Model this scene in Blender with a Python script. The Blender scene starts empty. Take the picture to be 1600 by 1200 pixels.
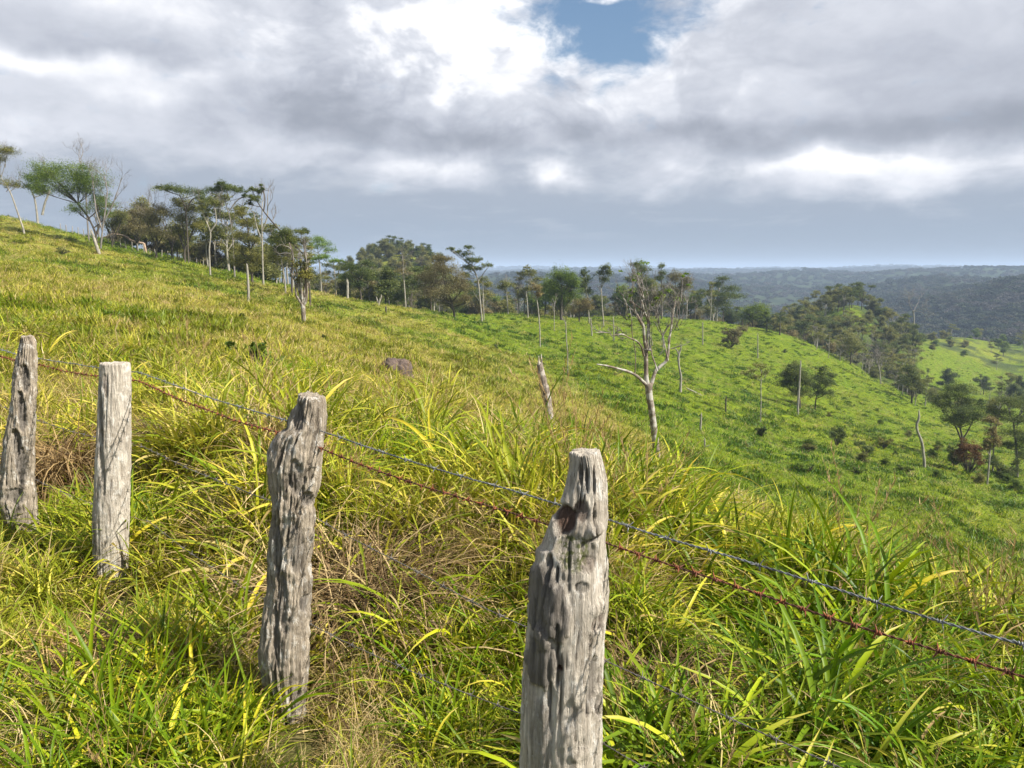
HAZE = 0.00022
import bpy, math, random
import numpy as np
from mathutils import Vector, Matrix
random.seed(7); rng = np.random.default_rng(7)
scene = bpy.context.scene
COL = scene.collection
R = math.radians
# ------------------------------------------------------------------ camera
EYE = 1.75; PITCH = R(8.6); F = 1201.0
cp, sp = math.cos(PITCH), math.sin(PITCH)
cam_d = bpy.data.cameras.new('camera'); cam = bpy.data.objects.new('camera', cam_d); COL.objects.link(cam)
cam_d.sensor_width = 36; cam_d.lens = F/1600*36; cam_d.clip_start = 0.05; cam_d.clip_end = 60000
cam.location = (0, 0, EYE); cam.rotation_euler = (R(90)-PITCH, 0, 0); scene.camera = cam

def ray(px, py):
    """direction per unit of forward (y) distance, for a pixel of the 1600x1200 photograph"""
    u = (px-800)/F; v = (600-py)/F
    d = cp+v*sp
    return u/d, (-sp+v*cp)/d
def at(px, py, Y):
    a, b = ray(px, py)
    return np.array([a*Y, Y, EYE+b*Y])
def zp(py, Y): return EYE+ray(800, py)[1]*Y

# ------------------------------------------------------------------ noise
_perm = np.random.default_rng(3).permutation(512).astype(np.int64)
_perm = np.concatenate([_perm, _perm, _perm])
_gr = np.random.default_rng(4).normal(size=(512, 3)); _gr /= np.linalg.norm(_gr, axis=1)[:, None]
def noise3(x, y, z):
    x, y, z = np.broadcast_arrays(np.asarray(x, float), np.asarray(y, float), np.asarray(z, float))
    xi, yi, zi = np.floor(x).astype(np.int64), np.floor(y).astype(np.int64), np.floor(z).astype(np.int64)
    xf, yf, zf = x-xi, y-yi, z-zi
    f = lambda t: t*t*t*(t*(t*6-15)+10)
    u, v, w = f(xf), f(yf), f(zf)
    out = 0
    for i in (0, 1):
        for j in (0, 1):
            for k in (0, 1):
                h = _perm[(_perm[(_perm[(xi+i) & 511]+yi+j) & 511]+zi+k) & 511]
                g = _gr[h]
                d = g[..., 0]*(xf-i)+g[..., 1]*(yf-j)+g[..., 2]*(zf-k)
                out = out + d*(u if i else 1-u)*(v if j else 1-v)*(w if k else 1-w)
    return out*1.5
def fbm(x, y, z=0.0, o=4, g=.5):
    a, s, t = 1., 0., 1.
    for _ in range(o):
        s = s+a*noise3(np.asarray(x)*t+17.3*t, np.asarray(y)*t-9.1*t, np.asarray(z)*t+3.7); a *= g; t *= 2.03
    return s
def sstep(a, b, x):
    t = np.clip((np.asarray(x, float)-a)/(b-a), 0, 1); return t*t*(3-2*t)

# ------------------------------------------------------------------ terrain heights
def P(py): return ('p', py)
PROF = {
 -700: {0:0,5:.6,20:3,60:9,130:20,200:22,400:10,1000:-30,3000:-60,14000:-60},
 -300: {0:0,5:.3,20:1.6,60:5.5,130:15,200:14,400:0,1000:-40,3000:-60,14000:-60},
 0:   {0:0,5:0,9:.12,18:P(500),35:P(432),60:P(401),95:P(364),130:P(338),160:9.6,250:2,500:-25,1000:-40,3000:-60,14000:-40},
 200: {0:0,5:0,11:.0,22:P(508),40:P(455),70:P(421),100:P(399),130:P(385),150:4.6,250:-6,500:-30,1000:-40,3000:-50,14000:-40},
 400: {0:0,6:0,16:-.1,35:P(504),70:P(462),120:P(434),150:-1,250:-15,500:-30,1000:-40,3000:-50,14000:-30},
 600: {0:0,6:-.1,12:-.4,20:P(607),42:P(547),75:P(507),112:P(480),150:-8,220:-14,300:-4,350:P(398),420:-6,500:-20,1000:-45,3000:-40,14000:-20},
 700: {0:0,6:-.12,12:-.6,21:P(632),45:P(573),80:P(523),125:P(491),160:-9.5,250:-16,350:P(425),420:-10,500:-22,1000:-40,3000:-40,14000:-20},
 800: {0:0,6:-.2,10:-.7,14:-1.3,22:P(652),45:P(603),100:P(541),150:P(492),190:-11,300:-25,500:-32,900:-38,1500:-26,2500:-24,4500:-25,9000:-16,14000:-12},
 1000:{0:0,5:-.2,8:-1.05,14:-2.2,28:P(708),50:P(656),80:P(602),130:P(547),200:P(496),240:-16,350:-38,600:-50,1000:-50,1800:-40,2500:-28,4500:-26,9000:-16,14000:-12},
 1200:{0:0,5:-.3,8:-1.3,14:-3,28:-7.5,50:P(722),80:P(664),120:P(606),165:P(555),205:P(516),240:-21,290:-24,350:P(505),450:-50,700:-64,1100:-58,1800:-38,2500:-30,4500:-22,9000:-14,14000:-12},
 1330:{0:0,5:-.4,8:-1.6,14:-3.6,28:-8.5,50:P(745),90:P(682),130:P(630),165:P(592),200:P(566),235:-29,300:P(478),340:P(480),420:-40,700:-66,1100:-56,1800:-36,2500:-26,4500:-16,9000:-12,14000:-10},
 1400:{0:0,5:-.5,8:-1.85,14:-4,28:-9,50:P(760),90:P(699),130:P(648),170:P(609),205:-31,240:-33,300:P(522),340:P(518),400:P(535),480:-48,700:-62,1000:P(470),1400:-50,2000:P(432),2600:-20,4500:-14,9000:-10,14000:-10},
 1500:{0:0,3:-.15,5:-.65,8:-2.2,14:-4.5,28:-10,50:P(777),100:P(708),150:P(662),195:P(636),240:-39,300:P(582),400:P(528),480:-48,650:-60,850:P(462),1300:-45,2000:P(430),2600:-25,4500:-14,9000:-10,14000:-10},
 1600:{0:0,3:-.22,5:-.9,8:-2.6,14:-5.5,30:-11,60:P(788),110:P(716),170:P(665),250:P(620),330:P(586),420:P(540),500:-52,650:-52,850:P(436),1100:-22,1500:-40,2000:P(428),2600:-25,4500:-14,9000:-10,14000:-10},
 2000:{0:0,3:-.3,5:-1.2,8:-2.6,14:-6,30:-12,60:-20,110:-30,200:-42,420:-42,600:-50,850:P(425),1500:-35,2500:-20,14000:-20},
 2600:{0:0,3:-.4,5:-1.4,8:-3,14:-6.5,30:-13,60:-22,110:-32,200:-44,420:-46,850:-30,2500:-30,14000:-20},
}
RIDGES = [(1060, 1480, 2100, 260, -12), (1360, 2200, 1300, 200, -17), (1430, 2300, 1900, 220, 1), (740, 1100, 1500, 200, -16), (850, 2300, 3700, 420, -8), (1250, 2400, 5600, 600, 4), (300, 1200, 6500, 700, -4)]
_PX = np.array(sorted(PROF)); _S = (_PX-800)/F
_LY = np.linspace(0.0, math.log(14001.0), 300)
_T = []
def pchip(x, y, q):
    h = np.diff(x); d = np.diff(y)/h; m = np.zeros_like(y)
    same = d[1:]*d[:-1] > 0
    w1, w2 = 2*h[1:]+h[:-1], h[1:]+2*h[:-1]
    m[1:-1][same] = ((w1+w2)[same])/(w1[same]/d[:-1][same]+w2[same]/d[1:][same])
    m[0], m[-1] = d[0], d[-1]
    i = np.clip(np.searchsorted(x, q)-1, 0, len(x)-2); t = (q-x[i])/h[i]
    return ((2*t**3-3*t**2+1)*y[i]+(t**3-2*t*t+t)*h[i]*m[i]+(-2*t**3+3*t*t)*y[i+1]+(t**3-t*t)*h[i]*m[i+1])
for p in _PX:
    d = PROF[int(p)]; Y = np.array(sorted(d), float)
    z = np.array([zp(d[k][1], k) if isinstance(d[k], tuple) else d[k] for k in sorted(d)], float)
    _T.append(pchip(np.log(Y+1), z, _LY))
_T = np.array(_T)
def height(x, y, rough=True):
    x = np.asarray(x, float); y = np.asarray(y, float)
    yy = np.clip(y, 0, 13900); s = x/np.maximum(np.maximum(yy, np.abs(x)*.45), 1.2)
    s = np.clip(s, _S[0], _S[-1])
    q = np.clip((np.log(np.maximum(yy, np.abs(x)*.45)+1)-_LY[0])/(_LY[-1]-_LY[0])*(len(_LY)-1), 0, len(_LY)-1.001)
    j = q.astype(int); fj = q-j
    i = np.clip(np.searchsorted(_S, s)-1, 0, len(_S)-2)
    def row(k): k = np.clip(k, 0, len(_S)-1); return _T[k, j]*(1-fj)+_T[k, j+1]*fj
    t = (s-_S[i])/(_S[i+1]-_S[i])
    a, b, c, d = row(i-1), row(i), row(i+1), row(i+2)
    h1 = _S[i+1]-_S[i]
    mb = np.where(i > 0, (c-a)/(_S[i+1]-_S[np.maximum(i-1, 0)]), (c-b)/h1)*h1
    mc = np.where(i+2 < len(_S), (d-b)/(_S[np.minimum(i+2, len(_S)-1)]-_S[i]), (c-b)/h1)*h1
    z = (2*t**3-3*t**2+1)*b+(t**3-2*t*t+t)*mb+(-2*t**3+3*t*t)*c+(t**3-t*t)*mc
    if rough:
        D = np.maximum(yy, np.abs(x))
        dfl = ((y-1.9)+(x-.13)*.9)/1.345                    # distance beyond the fence line: a low overgrown bank
        z = z+.34*sstep(.75, 1.35, dfl+.55*fbm(x/1.1, y/1.1, 33, 2))*(1-sstep(5, 9.5, D))*(1-sstep(.02, .34, s))
        z = z+sstep(4, 12, D)*.16*fbm(x/1.7, y/1.7, 1, 2)+sstep(20, 70, D)*.45*fbm(x/9, y/9, 2, 2)
        pxx = 800+s*F
        for (pa, pb, Yc, sy, zt) in RIDGES:
            und = fbm(pxx/170+Yc, Yc*.01, 8, 3)
            g = np.exp(-((yy-Yc*(1+.05*und))/sy)**2)*sstep(pa-160, pa+120, pxx)*(1-sstep(pb-120, pb+160, pxx))
            z = z+g*((zt+(2+Yc*.0035)*und)-z)
        z = z+sstep(350, 900, D)*7*fbm(x/130, y/130, 5, 3)+sstep(900, 3000, D)*7*fbm(x/900, y/500, 6, 3)
    return z
def hit(px, py, Y0=3., Y1=600.):
    """first point of the ground along a sight line"""
    a, b = ray(px, py)
    Y = np.geomspace(Y0, Y1, 900)
    dz = EYE+b*Y-height(a*Y, Y)
    k = np.argmax(dz < 0)
    if dz[k] >= 0:
        k = int(np.argmin(dz[:700]))
    return float(Y[k])

# ------------------------------------------------------------------ mesh helpers
class MB:
    def __init__(s): s.v = []; s.f4 = []; s.f3 = []; s.c = []; s.n = 0
    def add(s, v, f4=None, f3=None, c=None):
        v = np.asarray(v, float).reshape(-1, 3)
        if f4 is not None and len(f4): s.f4.append(np.asarray(f4, int)+s.n)
        if f3 is not None and len(f3): s.f3.append(np.asarray(f3, int)+s.n)
        s.v.append(v); s.n += len(v)
        if c is None: c = np.full((len(v), 4), .5)
        c = np.asarray(c, float)
        if c.ndim == 1: c = np.tile(c, (len(v), 1))
        s.c.append(c)
    def mesh(s, name, mat=None, smooth=True, origin=(0, 0, 0)):
        v = np.concatenate(s.v)-np.asarray(origin, float)
        me = bpy.data.meshes.new(name)
        f4 = np.concatenate(s.f4) if s.f4 else np.zeros((0, 4), int)
        f3 = np.concatenate(s.f3) if s.f3 else np.zeros((0, 3), int)
        me.vertices.add(len(v)); me.vertices.foreach_set('co', v.astype(np.float32).ravel())
        nl = 4*len(f4)+3*len(f3)
        me.loops.add(nl); me.loops.foreach_set('vertex_index', np.concatenate([f4.ravel(), f3.ravel()]).astype(np.int32))
        me.polygons.add(len(f4)+len(f3))
        st = np.concatenate([np.arange(len(f4))*4, 4*len(f4)+np.arange(len(f3))*3]).astype(np.int32)
        me.polygons.foreach_set('loop_start', st)
        me.polygons.foreach_set('use_smooth', np.full(len(st), smooth))
        me.update(calc_edges=True)
        at_ = me.color_attributes.new('col', 'FLOAT_COLOR', 'POINT')
        at_.data.foreach_set('color', np.concatenate(s.c).astype(np.float32).ravel())
        if mat: me.materials.append(mat)
        return me
    def obj(s, name, mat=None, parent=None, smooth=True, origin=(0, 0, 0), loc=None):
        o = bpy.data.objects.new(name, s.mesh(name, mat, smooth, origin)); COL.objects.link(o)
        if parent: o.parent = parent
        elif loc is not None: o.location = loc
        return o
def tag(o, label=None, cat=None, group=None, kind=None):
    if label: o['label'] = label
    if cat: o['category'] = cat
    if group: o['group'] = group
    if kind: o['kind'] = kind
    return o
def empty(name, loc, label, cat, group=None):
    o = bpy.data.objects.new(name, None); COL.objects.link(o); o.location = loc; o.empty_display_size = .2
    return tag(o, label, cat, group)
def tube(mb, pts, rad, k=6, c=None, cap=True):
    pts = np.asarray(pts, float); n = len(pts)
    rad = np.broadcast_to(np.asarray(rad, float), (n,))
    T = np.gradient(pts, axis=0); T /= np.maximum(np.linalg.norm(T, axis=1), 1e-9)[:, None]
    a = np.array([0., 0., 1.]) if abs(T[0][2]) < .9 else np.array([1., 0., 0.])
    N = np.zeros_like(pts); u = np.cross(T[0], a); u /= np.linalg.norm(u)
    for i in range(n):
        u = u-T[i]*u.dot(T[i]); u /= max(np.linalg.norm(u), 1e-9); N[i] = u
    B = np.cross(T, N)
    th = np.arange(k)/k*2*np.pi
    v = pts[:, None]+rad[:, None, None]*(np.cos(th)[None, :, None]*N[:, None]+np.sin(th)[None, :, None]*B[:, None])
    i = np.arange(n-1)[:, None]*k; j = np.arange(k)[None]; j2 = (j+1) % k
    f = np.stack([i+j, i+j2, i+k+j2, i+k+j], -1).reshape(-1, 4)
    v = v.reshape(-1, 3); f3 = None
    if cap:
        v = np.vstack([v, pts[-1]+T[-1]*rad[-1]*.6]); b = (n-1)*k
        f3 = np.stack([b+np.arange(k), b+(np.arange(k)+1) % k, np.full(k, n*k)], -1)
    mb.add(v, f, f3, c)
def bezpath(p0, p1, p2, n=7):
    t = np.linspace(0, 1, n)[:, None]
    return (1-t)**2*np.asarray(p0)+2*t*(1-t)*np.asarray(p1)+t*t*np.asarray(p2)
def resample(pts, n):
    pts = np.asarray(pts, float); d = np.r_[0, np.cumsum(np.linalg.norm(np.diff(pts, axis=0), axis=1))]
    q = np.linspace(0, d[-1], n)
    if len(pts) < 3: return np.stack([np.interp(q, d, pts[:, i]) for i in range(pts.shape[1])], 1)
    return np.stack([pchip(d, pts[:, i], q) for i in range(pts.shape[1])], 1)

# ------------------------------------------------------------------ materials
def mat(name):
    m = bpy.data.materials.new(name); m.use_nodes = True; nt = m.node_tree; nt.nodes.clear()
    return m, nt
def N(nt, t, **k):
    n = nt.nodes.new(t)
    for a, b in k.items():
        if a.startswith('i_'):
            key = a[2:]; key = int(key) if key.isdigit() else key.replace('_', ' ')
            n.inputs[key].default_value = b
        else: setattr(n, a, b)
    return n
def L(nt, a, b): nt.links.new(a, b)
def math_(nt, op, a, b=None, c=None, clamp=False):
    n = nt.nodes.new('ShaderNodeMath'); n.operation = op; n.use_clamp = clamp
    for i, q in enumerate((a, b, c)):
        if q is None: continue
        if isinstance(q, (int, float)): n.inputs[i].default_value = q
        else: nt.links.new(q, n.inputs[i])
    return n.outputs[0]
def mixc(nt, f, a, b, mode='MIX'):
    n = nt.nodes.new('ShaderNodeMix'); n.data_type = 'RGBA'; n.blend_type = mode
    for i, q in ((0, f), (6, a), (7, b)):
        if isinstance(q, (int, float)): n.inputs[i].default_value = q
        elif isinstance(q, tuple): n.inputs[i].default_value = (*q, 1)[:4]
        else: nt.links.new(q, n.inputs[i])
    return n.outputs[2]
def ramp(nt, f, stops):
    n = nt.nodes.new('ShaderNodeValToRGB'); e = n.color_ramp.elements
    while len(e) < len(stops): e.new(.5)
    for q, (p, c) in zip(e, stops): q.position = p; q.color = (*c, 1)
    nt.links.new(f, n.inputs[0]); return n.outputs[0]
def mapr(nt, v, a, b, c=0., d=1., smooth=True):
    n = nt.nodes.new('ShaderNodeMapRange'); n.interpolation_type = 'SMOOTHSTEP' if smooth else 'LINEAR'
    nt.links.new(v, n.inputs[0])
    for i, q in zip((1, 2, 3, 4), (a, b, c, d)): n.inputs[i].default_value = q
    return n.outputs[0]
def noise_n(nt, vec, scale, detail=4, rough=.5, dist=0., mapping=None):
    if mapping:
        mp = N(nt, 'ShaderNodeMapping'); mp.inputs['Scale'].default_value = mapping; L(nt, vec, mp.inputs[0]); vec = mp.outputs[0]
    n = N(nt, 'ShaderNodeTexNoise'); L(nt, vec, n.inputs['Vector'])
    n.inputs['Scale'].default_value = scale; n.inputs['Detail'].default_value = detail
    n.inputs['Roughness'].default_value = rough; n.inputs['Distortion'].default_value = dist
    return n.outputs[0]

def leafy(name, stops, trans=.42, rough=.55, patch=True, gloss=.25, tint=None, hue_attr=True):
    """two-sided leaf material: colour from a per-leaf random (col.r), translucent"""
    m, nt = mat(name)
    ac = N(nt, 'ShaderNodeAttribute', attribute_name='col'); sep = N(nt, 'ShaderNodeSeparateColor'); L(nt, ac.outputs[0], sep.inputs[0])
    f = sep.outputs[0]
    if patch:
        g = N(nt, 'ShaderNodeNewGeometry'); nn = noise_n(nt, g.outputs['Position'], .8, 3)
        f = math_(nt, 'MULTIPLY_ADD', math_(nt, 'SUBTRACT', nn, .5), .8, f, clamp=True)
    c = ramp(nt, f, stops)
    oi = N(nt, 'ShaderNodeObjectInfo')
    c = mixc(nt, 1.0, c, ramp(nt, oi.outputs['Random'], [(0, (.82, .86, .85)), (.5, (1, 1, 1)), (1, (1.12, 1.05, .9))]), 'MULTIPLY')
    d = N(nt, 'ShaderNodeBsdfPrincipled'); L(nt, c, d.inputs['Base Color']); d.inputs['Roughness'].default_value = rough
    d.inputs['Specular IOR Level'].default_value = gloss
    t = N(nt, 'ShaderNodeBsdfTranslucent'); L(nt, c, t.inputs[0])
    mx = N(nt, 'ShaderNodeMixShader'); mx.inputs[0].default_value = trans
    L(nt, d.outputs[0], mx.inputs[1]); L(nt, t.outputs[0], mx.inputs[2])
    o = N(nt, 'ShaderNodeOutputMaterial'); L(nt, mx.outputs[0], o.inputs[0])
    return m

def grass_mat(name):
    """blade colour: col = (random, along blade, dead share, hue); instancer attribute dry = how dry this tuft is"""
    m, nt = mat(name)
    ac = N(nt, 'ShaderNodeAttribute', attribute_name='col'); sep = N(nt, 'ShaderNodeSeparateColor'); L(nt, ac.outputs[0], sep.inputs[0])
    rnd, al, dead = sep.outputs
    ia = N(nt, 'ShaderNodeAttribute', attribute_name='dry'); ia.attribute_type = 'INSTANCER'
    ib = N(nt, 'ShaderNodeAttribute', attribute_name='lus'); ib.attribute_type = 'INSTANCER'
    green = ramp(nt, rnd, [(0, (.08, .145, .005)), (.28, (.20, .29, .006)), (.6, (.36, .43, .010)), (.88, (.52, .53, .02)), (1, (.66, .54, .03))])
    lush = ramp(nt, rnd, [(0, (.035, .10, .006)), (.5, (.13, .28, .008)), (1, (.36, .50, .014))])
    g = mixc(nt, ib.outputs['Fac'], green, lush)
    yel = ramp(nt, rnd, [(0, (.20, .23, .02)), (.5, (.40, .395, .045)), (1, (.64, .56, .14))])
    straw = ramp(nt, rnd, [(0, (.20, .13, .06)), (.4, (.42, .31, .15)), (1, (.68, .56, .33))])
    g = mixc(nt, math_(nt, 'MULTIPLY', ia.outputs['Fac'], .85, clamp=True), g, yel)
    # tips of leaves dry out
    tip = math_(nt, 'MULTIPLY', mapr(nt, al, .6, 1.0), mapr(nt, rnd, .45, .95))
    g = mixc(nt, math_(nt, 'MULTIPLY', tip, .7), g, (.42, .33, .08))
    g = mixc(nt, dead, g, straw)
    # pale sheath towards the base
    g = mixc(nt, mapr(nt, al, .22, .0, 0, .5), g, (.20, .19, .06))
    g = mixc(nt, 1.0, g, (1.0, .93, .85), 'MULTIPLY')
    d = N(nt, 'ShaderNodeBsdfPrincipled'); L(nt, g, d.inputs['Base Color']); d.inputs['Roughness'].default_value = .42
    d.inputs['Specular IOR Level'].default_value = .18
    t = N(nt, 'ShaderNodeBsdfTranslucent'); L(nt, g, t.inputs[0])
    mx = N(nt, 'ShaderNodeMixShader'); mx.inputs[0].default_value = .28
    L(nt, d.outputs[0], mx.inputs[1]); L(nt, t.outputs[0], mx.inputs[2])
    o = N(nt, 'ShaderNodeOutputMaterial'); L(nt, mx.outputs[0], o.inputs[0])
    return m
M_grass = grass_mat('grass_blades')

def bark(name, dark, light, scale=1., bump=.6, white=None):
    m, nt = mat(name)
    tc = N(nt, 'ShaderNodeTexCoord')
    n1 = noise_n(nt, tc.outputs['Object'], 6*scale, 5, .6, .3, (1, 1, .3))
    n2 = noise_n(nt, tc.outputs['Object'], 1.6*scale, 3, .6)
    c = ramp(nt, n1, [(.3, dark), (.7, light)])
    if white: c = mixc(nt, mapr(nt, n2, .48, .6), c, white)
    else: c = mixc(nt, mapr(nt, n2, .4, .7, 0, .5), c, dark)
    d = N(nt, 'ShaderNodeBsdfPrincipled'); L(nt, c, d.inputs['Base Color']); d.inputs['Roughness'].default_value = .9
    d.inputs['Specular IOR Level'].default_value = .2
    b = N(nt, 'ShaderNodeBump'); b.inputs['Strength'].default_value = bump; b.inputs['Distance'].default_value = .03
    L(nt, n1, b.inputs['Height']); L(nt, b.outputs[0], d.inputs['Normal'])
    o = N(nt, 'ShaderNodeOutputMaterial'); L(nt, d.outputs[0], o.inputs[0])
    return m
B_dark = bark('dark_bark', (.05, .04, .03), (.14, .12, .095))
B_pale = bark('pale_bark', (.17, .155, .125), (.42, .39, .33))
B_twig = bark('bare_twig_bark', (.13, .115, .10), (.30, .275, .25))
B_gnarl = bark('lichen_bark', (.10, .08, .06), (.27, .22, .17), 1.5, .8, (.40, .38, .33))
# ------------------------------------------------------------------ world: sun, sky with clouds
SUN_AZ, SUN_EL = R(112), R(43)        # azimuth measured from +Y towards +X
sd = Vector((math.sin(SUN_AZ)*math.cos(SUN_EL), math.cos(SUN_AZ)*math.cos(SUN_EL), math.sin(SUN_EL)))
sl = bpy.data.lights.new('sun', 'SUN'); sl.energy = 5.0; sl.angle = R(.6); sl.color = (1, .945, .85)
so = bpy.data.objects.new('sun', sl); COL.objects.link(so); so.rotation_euler = sd.to_track_quat('Z', 'Y').to_euler()
so.location = (30, -20, 60)
w = bpy.data.worlds.new('World'); scene.world = w; w.use_nodes = True; nt = w.node_tree; nt.nodes.clear()
WS = .1
def build_sky():
    tc = N(nt, 'ShaderNodeTexCoord'); gen = tc.outputs['Generated']
    sky = N(nt, 'ShaderNodeTexSky'); sky.sky_type = 'NISHITA'; sky.sun_disc = False
    sky.sun_elevation = SUN_EL; sky.sun_rotation = SUN_AZ; sky.altitude = 200; sky.air_density = 1.0; sky.dust_density = 1.5
    sep = N(nt, 'ShaderNodeSeparateXYZ'); L(nt, gen, sep.inputs[0]); X, Y, Z = sep.outputs
    # cloud deck seen in perspective
    den = math_(nt, 'ADD', math_(nt, 'MAXIMUM', Z, 0.0), .13)
    cv = N(nt, 'ShaderNodeCombineXYZ'); L(nt, math_(nt, 'DIVIDE', X, den), cv.inputs[0]); L(nt, math_(nt, 'DIVIDE', Y, den), cv.inputs[1])
    P0 = cv.outputs[0]
    mid = noise_n(nt, P0, 1.25, 7, .56, .25)
    big = noise_n(nt, P0, .55, 3, .5, .2)
    # structure in the angular domain for the puffs
    puf = noise_n(nt, gen, 7, 8, .58, .35, (1, 1, 2.3))
    fine = noise_n(nt, gen, 16, 6, .6, .2, (1, 1, 1.8))
    wrp = N(nt, 'ShaderNodeTexNoise'); L(nt, gen, wrp.inputs['Vector']); wrp.inputs['Scale'].default_value = 9; wrp.inputs['Detail'].default_value = 5
    def vm(op, a, b):
        n = N(nt, 'ShaderNodeVectorMath'); n.operation = op
        for i, q in enumerate((a, b)):
            if isinstance(q, tuple): n.inputs[i].default_value = q
            else: L(nt, q, n.inputs[i])
        return n.outputs['Value'] if op == 'LENGTH' else n.outputs[0]
    wv = vm('MULTIPLY', vm('SUBTRACT', wrp.outputs['Color'], (.5, .5, .5)), (.11, .11, .07))
    G = vm('ADD', gen, wv)
    def blob(px, py, rx, ry, w_):
        a, b = ray(px, py); c = Vector((a, 1, b)).normalized()
        d = vm('SUBTRACT', G, tuple(c))
        d = vm('MULTIPLY', d, (F/rx, F/rx*.7, F/ry))
        return math_(nt, 'MULTIPLY', mapr(nt, vm('LENGTH', d, (0, 0, 0)), 0, 1.25, 1, 0), w_)
    B = math_(nt, 'MULTIPLY_ADD', math_(nt, 'SUBTRACT', mid, .5), .24, .755)
    B = math_(nt, 'ADD', B, math_(nt, 'MULTIPLY', math_(nt, 'SUBTRACT', puf, .5), .26))
    B = math_(nt, 'ADD', B, math_(nt, 'MULTIPLY', math_(nt, 'SUBTRACT', fine, .5), .14))
    B = math_(nt, 'ADD', B, math_(nt, 'MULTIPLY', math_(nt, 'SUBTRACT', big, .5), .2))
    bil = noise_n(nt, gen, 8.5, 9, .56, .25, (1, 1, 1.7))
    bil = math_(nt, 'ABSOLUTE', math_(nt, 'MULTIPLY_ADD', bil, 2., -1.))
    zone = math_(nt, 'ADD', blob(760, 80, 520, 190, .70), .14)
    B = math_(nt, 'ADD', B, math_(nt, 'MULTIPLY', math_(nt, 'SUBTRACT', bil, .22), zone))
    cum = noise_n(nt, gen, 6.5, 9, .52, .35, (1, 1, 1.5))
    zw = math_(nt, 'ADD', blob(780, 90, 480, 190, .22), .03)
    B = math_(nt, 'ADD', B, math_(nt, 'MULTIPLY', math_(nt, 'SUBTRACT', mapr(nt, cum, .46, .55), .5), zw))
    for b in SKY_BLOBS: B = math_(nt, 'ADD', B, blob(*b))
    B = math_(nt, 'MAXIMUM', math_(nt, 'MINIMUM', B, 1.), 0.)
    k = 1/WS
    cc = ramp(nt, B, [(0.0, (.11, .122, .150)), (.25, (.165, .18, .213)), (.45, (.235, .252, .292)), (.60, (.315, .332, .378)), (.78, (.43, .445, .487)), (.92, (.58, .585, .61)), (1, (.69, .69, .70))])
    # band of far blue-grey air under the clouds
    band = ramp(nt, mapr(nt, Z, 0, .16, 0, 1, False), [(0, (.195, .226, .262)), (.12, (.205, .240, .285)), (.3, (.212, .248, .302)), (.6, (.238, .268, .318)), (1, (.255, .280, .326))])
    wisps = mapr(nt, noise_n(nt, gen, 9, 7, .6, .3, (1, 1, 4.5)), .50, .72, 0, .42)
    band = mixc(nt, math_(nt, 'MULTIPLY', wisps, mapr(nt, Z, .015, .07)), band, (.34, .36, .40))
    # lower edge of the cloud deck
    edge = math_(nt, 'ADD', Z, math_(nt, 'MULTIPLY', math_(nt, 'SUBTRACT', puf, .5), .16))
    edge = math_(nt, 'ADD', edge, math_(nt, 'MULTIPLY', math_(nt, 'SUBTRACT', fine, .5), .05))
    for b in EDGE_BLOBS: edge = math_(nt, 'ADD', edge, blob(*b))
    cov = mapr(nt, edge, .085, .165)
    col = mixc(nt, cov, band, cc)
    hole = 0
    for b in HOLE_BLOBS:
        hb = blob(*b); hole = hb if hole == 0 else math_(nt, 'ADD', hole, hb)
    hole = math_(nt, 'ADD', hole, math_(nt, 'MULTIPLY', math_(nt, 'SUBTRACT', fine, .5), 2.2))
    hm = mapr(nt, hole, .20, .95)
    blue = mixc(nt, .30, vmul(sky.outputs[0], .65), (1.3, 2.55, 4.2))
    sc_ = vmul(col, k)
    fin = mixc(nt, hm, sc_, blue)
    # the sky behind the camera is more open: Nishita sky with scattered cloud
    back = mapr(nt, Y, .15, -.35)
    open_ = mixc(nt, mapr(nt, mid, .45, .65, .1, .7), vmul(sky.outputs[0], .8), vmul(cc, k))
    fin = mixc(nt, back, fin, open_)
    bg = N(nt, 'ShaderNodeBackground'); L(nt, fin, bg.inputs[0]); bg.inputs[1].default_value = WS
    o = N(nt, 'ShaderNodeOutputWorld'); L(nt, bg.outputs[0], o.inputs[0])
def vmul(c, k):
    n = N(nt, 'ShaderNodeVectorMath'); n.operation = 'SCALE'; L(nt, c, n.inputs[0]); n.inputs['Scale'].default_value = k
    return n.outputs[0]
SKY_BLOBS = [(720, 60, 200, 110, .20), (800, 125, 110, 60, .22), (860, 72, 66, 42, .24), (600, 40, 110, 90, .15), (120, 100, 190, 20, .26), (215, 140, 85, 20, .18), (60, 190, 150, 60, .06), (330, 40, 170, 60, .12), (60, 20, 120, 40, .06),
             (960, 0, 45, 15, .4), (1110, 90, 120, 60, .12), (1400, 255, 300, 30, .16), (870, 272, 50, 20, .25), (690, 262, 80, 20, .14), (1000, 150, 80, 60, .10), (1230, 262, 160, 16, .16),
             (110, 48, 190, 36, -.18), (520, 195, 210, 34, -.26), (740, 230, 230, 24, -.20), (400, 150, 120, 30, -.12), (560, 250, 60, 13, -.14),
             (1170, 212, 230, 32, -.27), (1530, 200, 210, 34, -.28), (1450, 120, 240, 80, -.16), (1000, 205, 160, 22, -.14), (800, 22, 45, 16, -.16), (250, 90, 120, 30, -.08)]
EDGE_BLOBS = [(1400, 280, 380, 50, .05), (650, 260, 120, 40, .03), (870, 275, 60, 30, .06), (480, 250, 200, 40, .02), (150, 270, 200, 40, -.02)]
HOLE_BLOBS = [(942, 30, 165, 92, 1.05), (1010, 60, 55, 50, .3), (958, 0, 42, 12, -.6)]
build_sky()

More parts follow.
